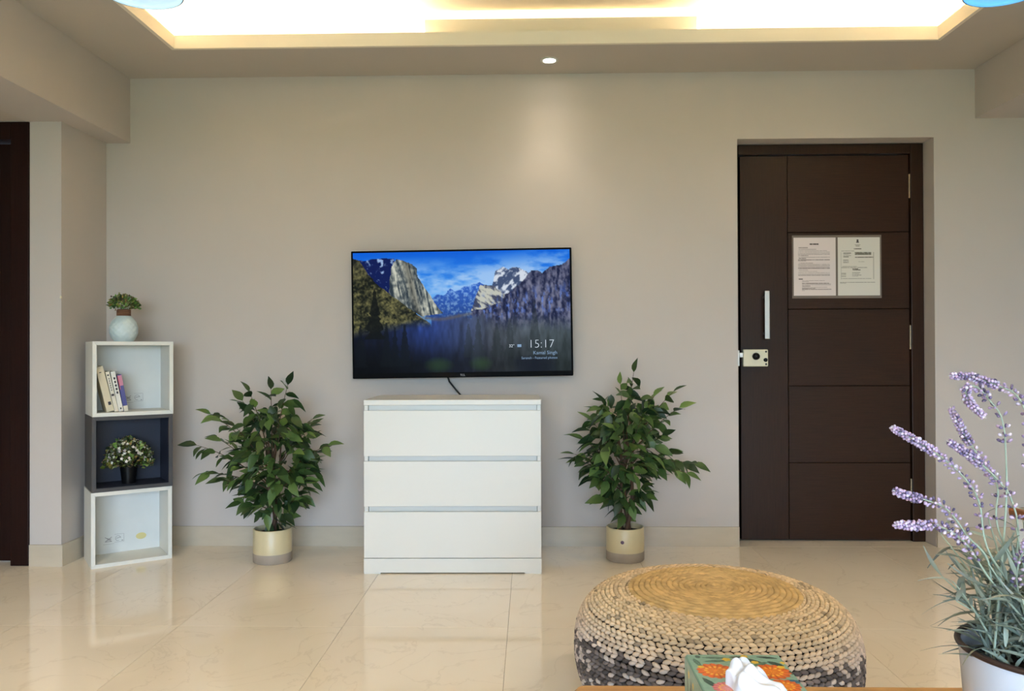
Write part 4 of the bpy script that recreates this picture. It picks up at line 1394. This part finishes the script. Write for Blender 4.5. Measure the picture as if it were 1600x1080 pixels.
q = random.Random(17)
LIL = [(206, 182, 206), (192, 166, 196), (218, 200, 218), (180, 154, 186), (164, 140, 172)]
DRK = [(112, 98, 130), (128, 112, 148), (98, 86, 112)]
shoots = []
for si, (pts, frac) in enumerate(STEMS):
    pts = [(x + OX, y + OY, z) for x, y, z in pts]
    sp_a = si * 2.4
    pts[-1] = (pts[-1][0] * .5 + .055 * math.cos(sp_a), pts[-1][1] * .5 + .055 * math.sin(sp_a), pts[-1][2] - .02)
    rs, Ln = resample(pts, 60)
    rs[-1] = rs[-1] + Vector((0, 0, -0.045))
    stem = MB().tube(rs, [0.0008 + 0.0010 * i / 59 for i in range(60)], n=6).build('stem', M['lav_stem'], lv, smooth=True)
    shoots.append(rs)
    fs_ = MB()
    # tight tip then looser whorls towards the base of the spike
    s = 0.0
    while s < frac * Ln:
        t = s / Ln
        rel = s / (frac * Ln)
        i = min(58, int(t * 59))
        c = rs[i].lerp(rs[i + 1], t * 59 - i)
        ax = (rs[i] - rs[i + 1]).normalized()
        sd = ax.orthogonal().normalized()
        up = ax.cross(sd)
        rad = 0.0040 * min(1, .35 + rel * 6) + 0.0030 * rel
        nb = 6 if rel < .35 else q.choice((3, 4, 5))
        a0_ = q.uniform(0, 6.28)
        for k in range(nb):
            a = a0_ + 2 * math.pi * k / nb + q.uniform(-.2, .2)
            rd = sd * math.cos(a) + up * math.sin(a)
            d = (rd * (0.75 + .5 * rel) + ax * q.uniform(.5, .9)).normalized()
            Lb, Wb = q.uniform(.0050, .0072) * (1 + .35 * rel), q.uniform(.0017, .0023)
            p = c + rd * rad * .35
            s1_ = d.orthogonal().normalized()
            u1_ = d.cross(s1_)
            dark = q.random() < (.10 + .42 * rel)
            col = lin(np.array(q.choice(DRK if dark else LIL)) * q.uniform(.9, 1.1))
            vs = [p]
            for (tt, ww) in ((.45, 1.0), (.8, .95)):
                for m_ in range(5):
                    b_ = 2 * math.pi * m_ / 5
                    vs.append(p + d * Lb * tt + (s1_ * math.cos(b_) + u1_ * math.sin(b_)) * Wb * ww)
            vs.append(p + d * Lb)
            f_ = [(0, 1 + m_, 1 + (m_ + 1) % 5) for m_ in range(5)]
            f_ += [(1 + m_, 6 + m_, 6 + (m_ + 1) % 5, 1 + (m_ + 1) % 5) for m_ in range(5)]
            f_ += [(11, 6 + (m_ + 1) % 5, 6 + m_) for m_ in range(5)]
            fs_.add(vs, f_, col)
        s += 0.0042 + (0.004 if rel > .30 else 0) + (0.009 * q.random() if rel > .5 else 0)
    # pale bare tip
    ax = (rs[0] - rs[2]).normalized()
    fs_.tube([rs[0] - ax * .002, rs[0] + ax * .007], [.0016, .0004], n=5, col=lin((214, 204, 206)))
    fo = fs_.build('flower_spike', M['tint'], stem, smooth=True)

LM = [leaf_mesh('lavender_leaf', 0.050, 0.0038, .35, .40, M['lav_leaf'], .3, 6), leaf_mesh('lavender_leaf', 0.066, 0.0042, .35, .60, M['lav_leaf'], -.4, 7),
      leaf_mesh('lavender_leaf', 0.040, 0.0034, .35, .25, M['lav_leaf'], .2, 5), leaf_mesh('lavender_leaf', 0.058, 0.0038, .3, -.25, M['lav_leaf'], .5, 6)]
# leafy side shoots rising from the soil
nleaf = 0
for k in range(34):
    a = 2 * math.pi * k / 34 * 2.4 + q.uniform(-.2, .2)
    r0, r1 = q.uniform(.01, .075), q.uniform(.05, .135)
    h_ = q.uniform(.05, .17) * (1.25 - r1 * 3.2)
    p0 = Vector((r0 * math.cos(a), r0 * math.sin(a), RH - .03))
    p1 = Vector((r1 * math.cos(a), r1 * math.sin(a), RH + max(.02, h_)))
    if k == 3:
        p0, p1 = Vector((-.065, -.02, RH - .03)), Vector((-.118, .02, RH + .085))
    if k == 7:
        p0, p1 = Vector((-.060, .03, RH - .03)), Vector((-.085, .05, RH + .12))
    if k == 11:
        p0, p1 = Vector((-.05, -.03, RH - .03)), Vector((-.06, -.05, RH + .09))
    mid = p0.lerp(p1, .5) + Vector((0, 0, .02))
    pts = [p0.lerp(mid, t).lerp(mid.lerp(p1, t), t) for t in [i / 9 for i in range(10)]]
    MB().tube(pts, [0.0019 * (1 - .5 * i / 9) for i in range(10)], n=5).build('shoot', M['lav_stem'], lv, smooth=True)
    nlf = 6
    for m_ in range(nlf):
        t = .20 + .80 * m_ / (nlf - 1)
        p = pts[min(9, int(t * 9))]
        d = (pts[-1] - pts[0]).normalized()
        b_ = m_ * 2.4 + k
        sd = d.orthogonal().normalized()
        rd = sd * math.cos(b_) + d.cross(sd) * math.sin(b_)
        inst('leaf', q.choice(LM), lv, orient(p, d * q.uniform(.35, .9) + rd * q.uniform(.6, 1), q.uniform(-.5, .5), q.uniform(.75, 1.15)))
        nleaf += 1
for si, rs in enumerate(shoots):           # leaves along the flower stems
    for m_ in range(7):
        i = int(40 + 18 * m_ / 6)
        p = rs[i]
        d = (rs[i - 1] - rs[i]).normalized()
        b_ = m_ * 2.2 + si
        sd = d.orthogonal().normalized()
        rd = sd * math.cos(b_) + d.cross(sd) * math.sin(b_)
        inst('leaf', q.choice(LM), lv, orient(p, d * q.uniform(.5, 1) + rd * q.uniform(.4, .8), q.uniform(-.5, .5), q.uniform(.8, 1.2)))
        nleaf += 1

inl = MB()
for k in range(420):                       # the dense inner foliage, past what can be told apart
    a, rr = q.uniform(0, 2 * math.pi), .098 * q.uniform(0, 1) ** .5
    zz_ = RH - .015 + q.uniform(0, 1) ** 1.4 * .13
    p = Vector((rr * math.cos(a), rr * math.sin(a), zz_))
    dd = Vector((math.cos(a) * q.uniform(.1, .9), math.sin(a) * q.uniform(.1, .9), q.uniform(.1, 1))) + Vector((q.uniform(-.5, .5), q.uniform(-.5, .5), 0))
    mtx = orient(p, dd, q.uniform(-1, 1), q.uniform(.6, 1.05))
    lm_ = q.choice(LM)
    g_ = q.random()
    inl.add([mtx @ v_.co for v_ in lm_.vertices], [tuple(p_.vertices) for p_ in lm_.polygons], lin((104 + 62 * g_, 116 + 60 * g_, 106 + 54 * g_)))
inl.build('inner_leaves', M['tint'], lv, smooth=True)['kind'] = 'stuff'


# ------------------------------------------------------------------ pendant lamps
def pendant(x, y, zrim, glass, label):
    r = empty('pendant_lamp', (x, y, TOPZ))
    tag(r, label, 'lamp', 'blue glass pendants under the tray')
    zb = zrim - TOPZ
    MB().lathe([(0.045, -0.020), (0.050, -0.004), (0.050, 0.0)], n=28).build('ceiling_rose', M['steel'], r, smooth=True, angle=40)
    MB().tube([(0, 0, -0.02), (0, 0, zb + .14)], 0.006, n=10).build('rod', M['steel'], r)
    MB().lathe([(0.020, zb + .12), (0.026, zb + .15), (0.012, zb + .165)], n=24).build('socket_cap', M['steel'], r, smooth=True, angle=40)
    pr = []
    for i in range(14):
        t = i / 13
        pr.append((0.024 + (0.140 - 0.024) * math.sin(t * math.pi / 2) ** .9, zb + 0.125 * math.cos(t * math.pi / 2)))
    sh = MB().lathe(pr + [(0.137, zb - .001)] + [(rr - .004, z - .003) for rr, z in pr[::-1]], n=48, cap=False).build('glass_shade', glass, r, smooth=True)
    MB().lathe([(0.001, zb + .006), (0.134, zb + .006), (0.134, zb + .009), (0.001, zb + .009)], n=48).build('diffuser', glass, r)
    MB().lathe([(0.139 + a * .6, zb + b_ * .6) for a, b_ in rimp], n=48, cap=False).build('rim_ring', mat('dark_blue_rim', srgb(70, 96, 120), rough=0.4), sh, smooth=True)
    return r


pendant(-1.375, 2.80, 2.275, M['pale_glass'], 'pale blue glass pendant lamp hanging at the upper left corner')
pendant(1.660, 2.80, 2.245, M['blue_glass'], 'sky-blue glass pendant lamp hanging at the upper right corner')

# ------------------------------------------------------------------ stool half hidden behind the lavender
stl = empty('wooden_stool', (1.845, 2.62, 0))
tag(stl, 'white-legged stool with brown wooden seat behind the lavender', 'stool')
MB().bbox(-.20, .20, -.18, .18, .425, .455, b=.008).build('seat', mat('brown_wood', srgb(140, 84, 44), rough=.4, var=.2, scale=5, stretch=(1, 14, 14)), stl)
for sx in (-1, 1):
    for sy in (-1, 1):
        MB().bbox(sx * .175 - .017, sx * .175 + .017, sy * .155 - .017, sy * .155 + .017, 0, .426, b=.003).build('leg', M['white_lacquer'], stl)
MB().box(-.158, .158, -.165, -.145, .20, .235).box(-.158, .158, .145, .165, .20, .235).build('stretcher', M['white_lacquer'], stl)
print('leaves', nl1, nl2, nleaf)
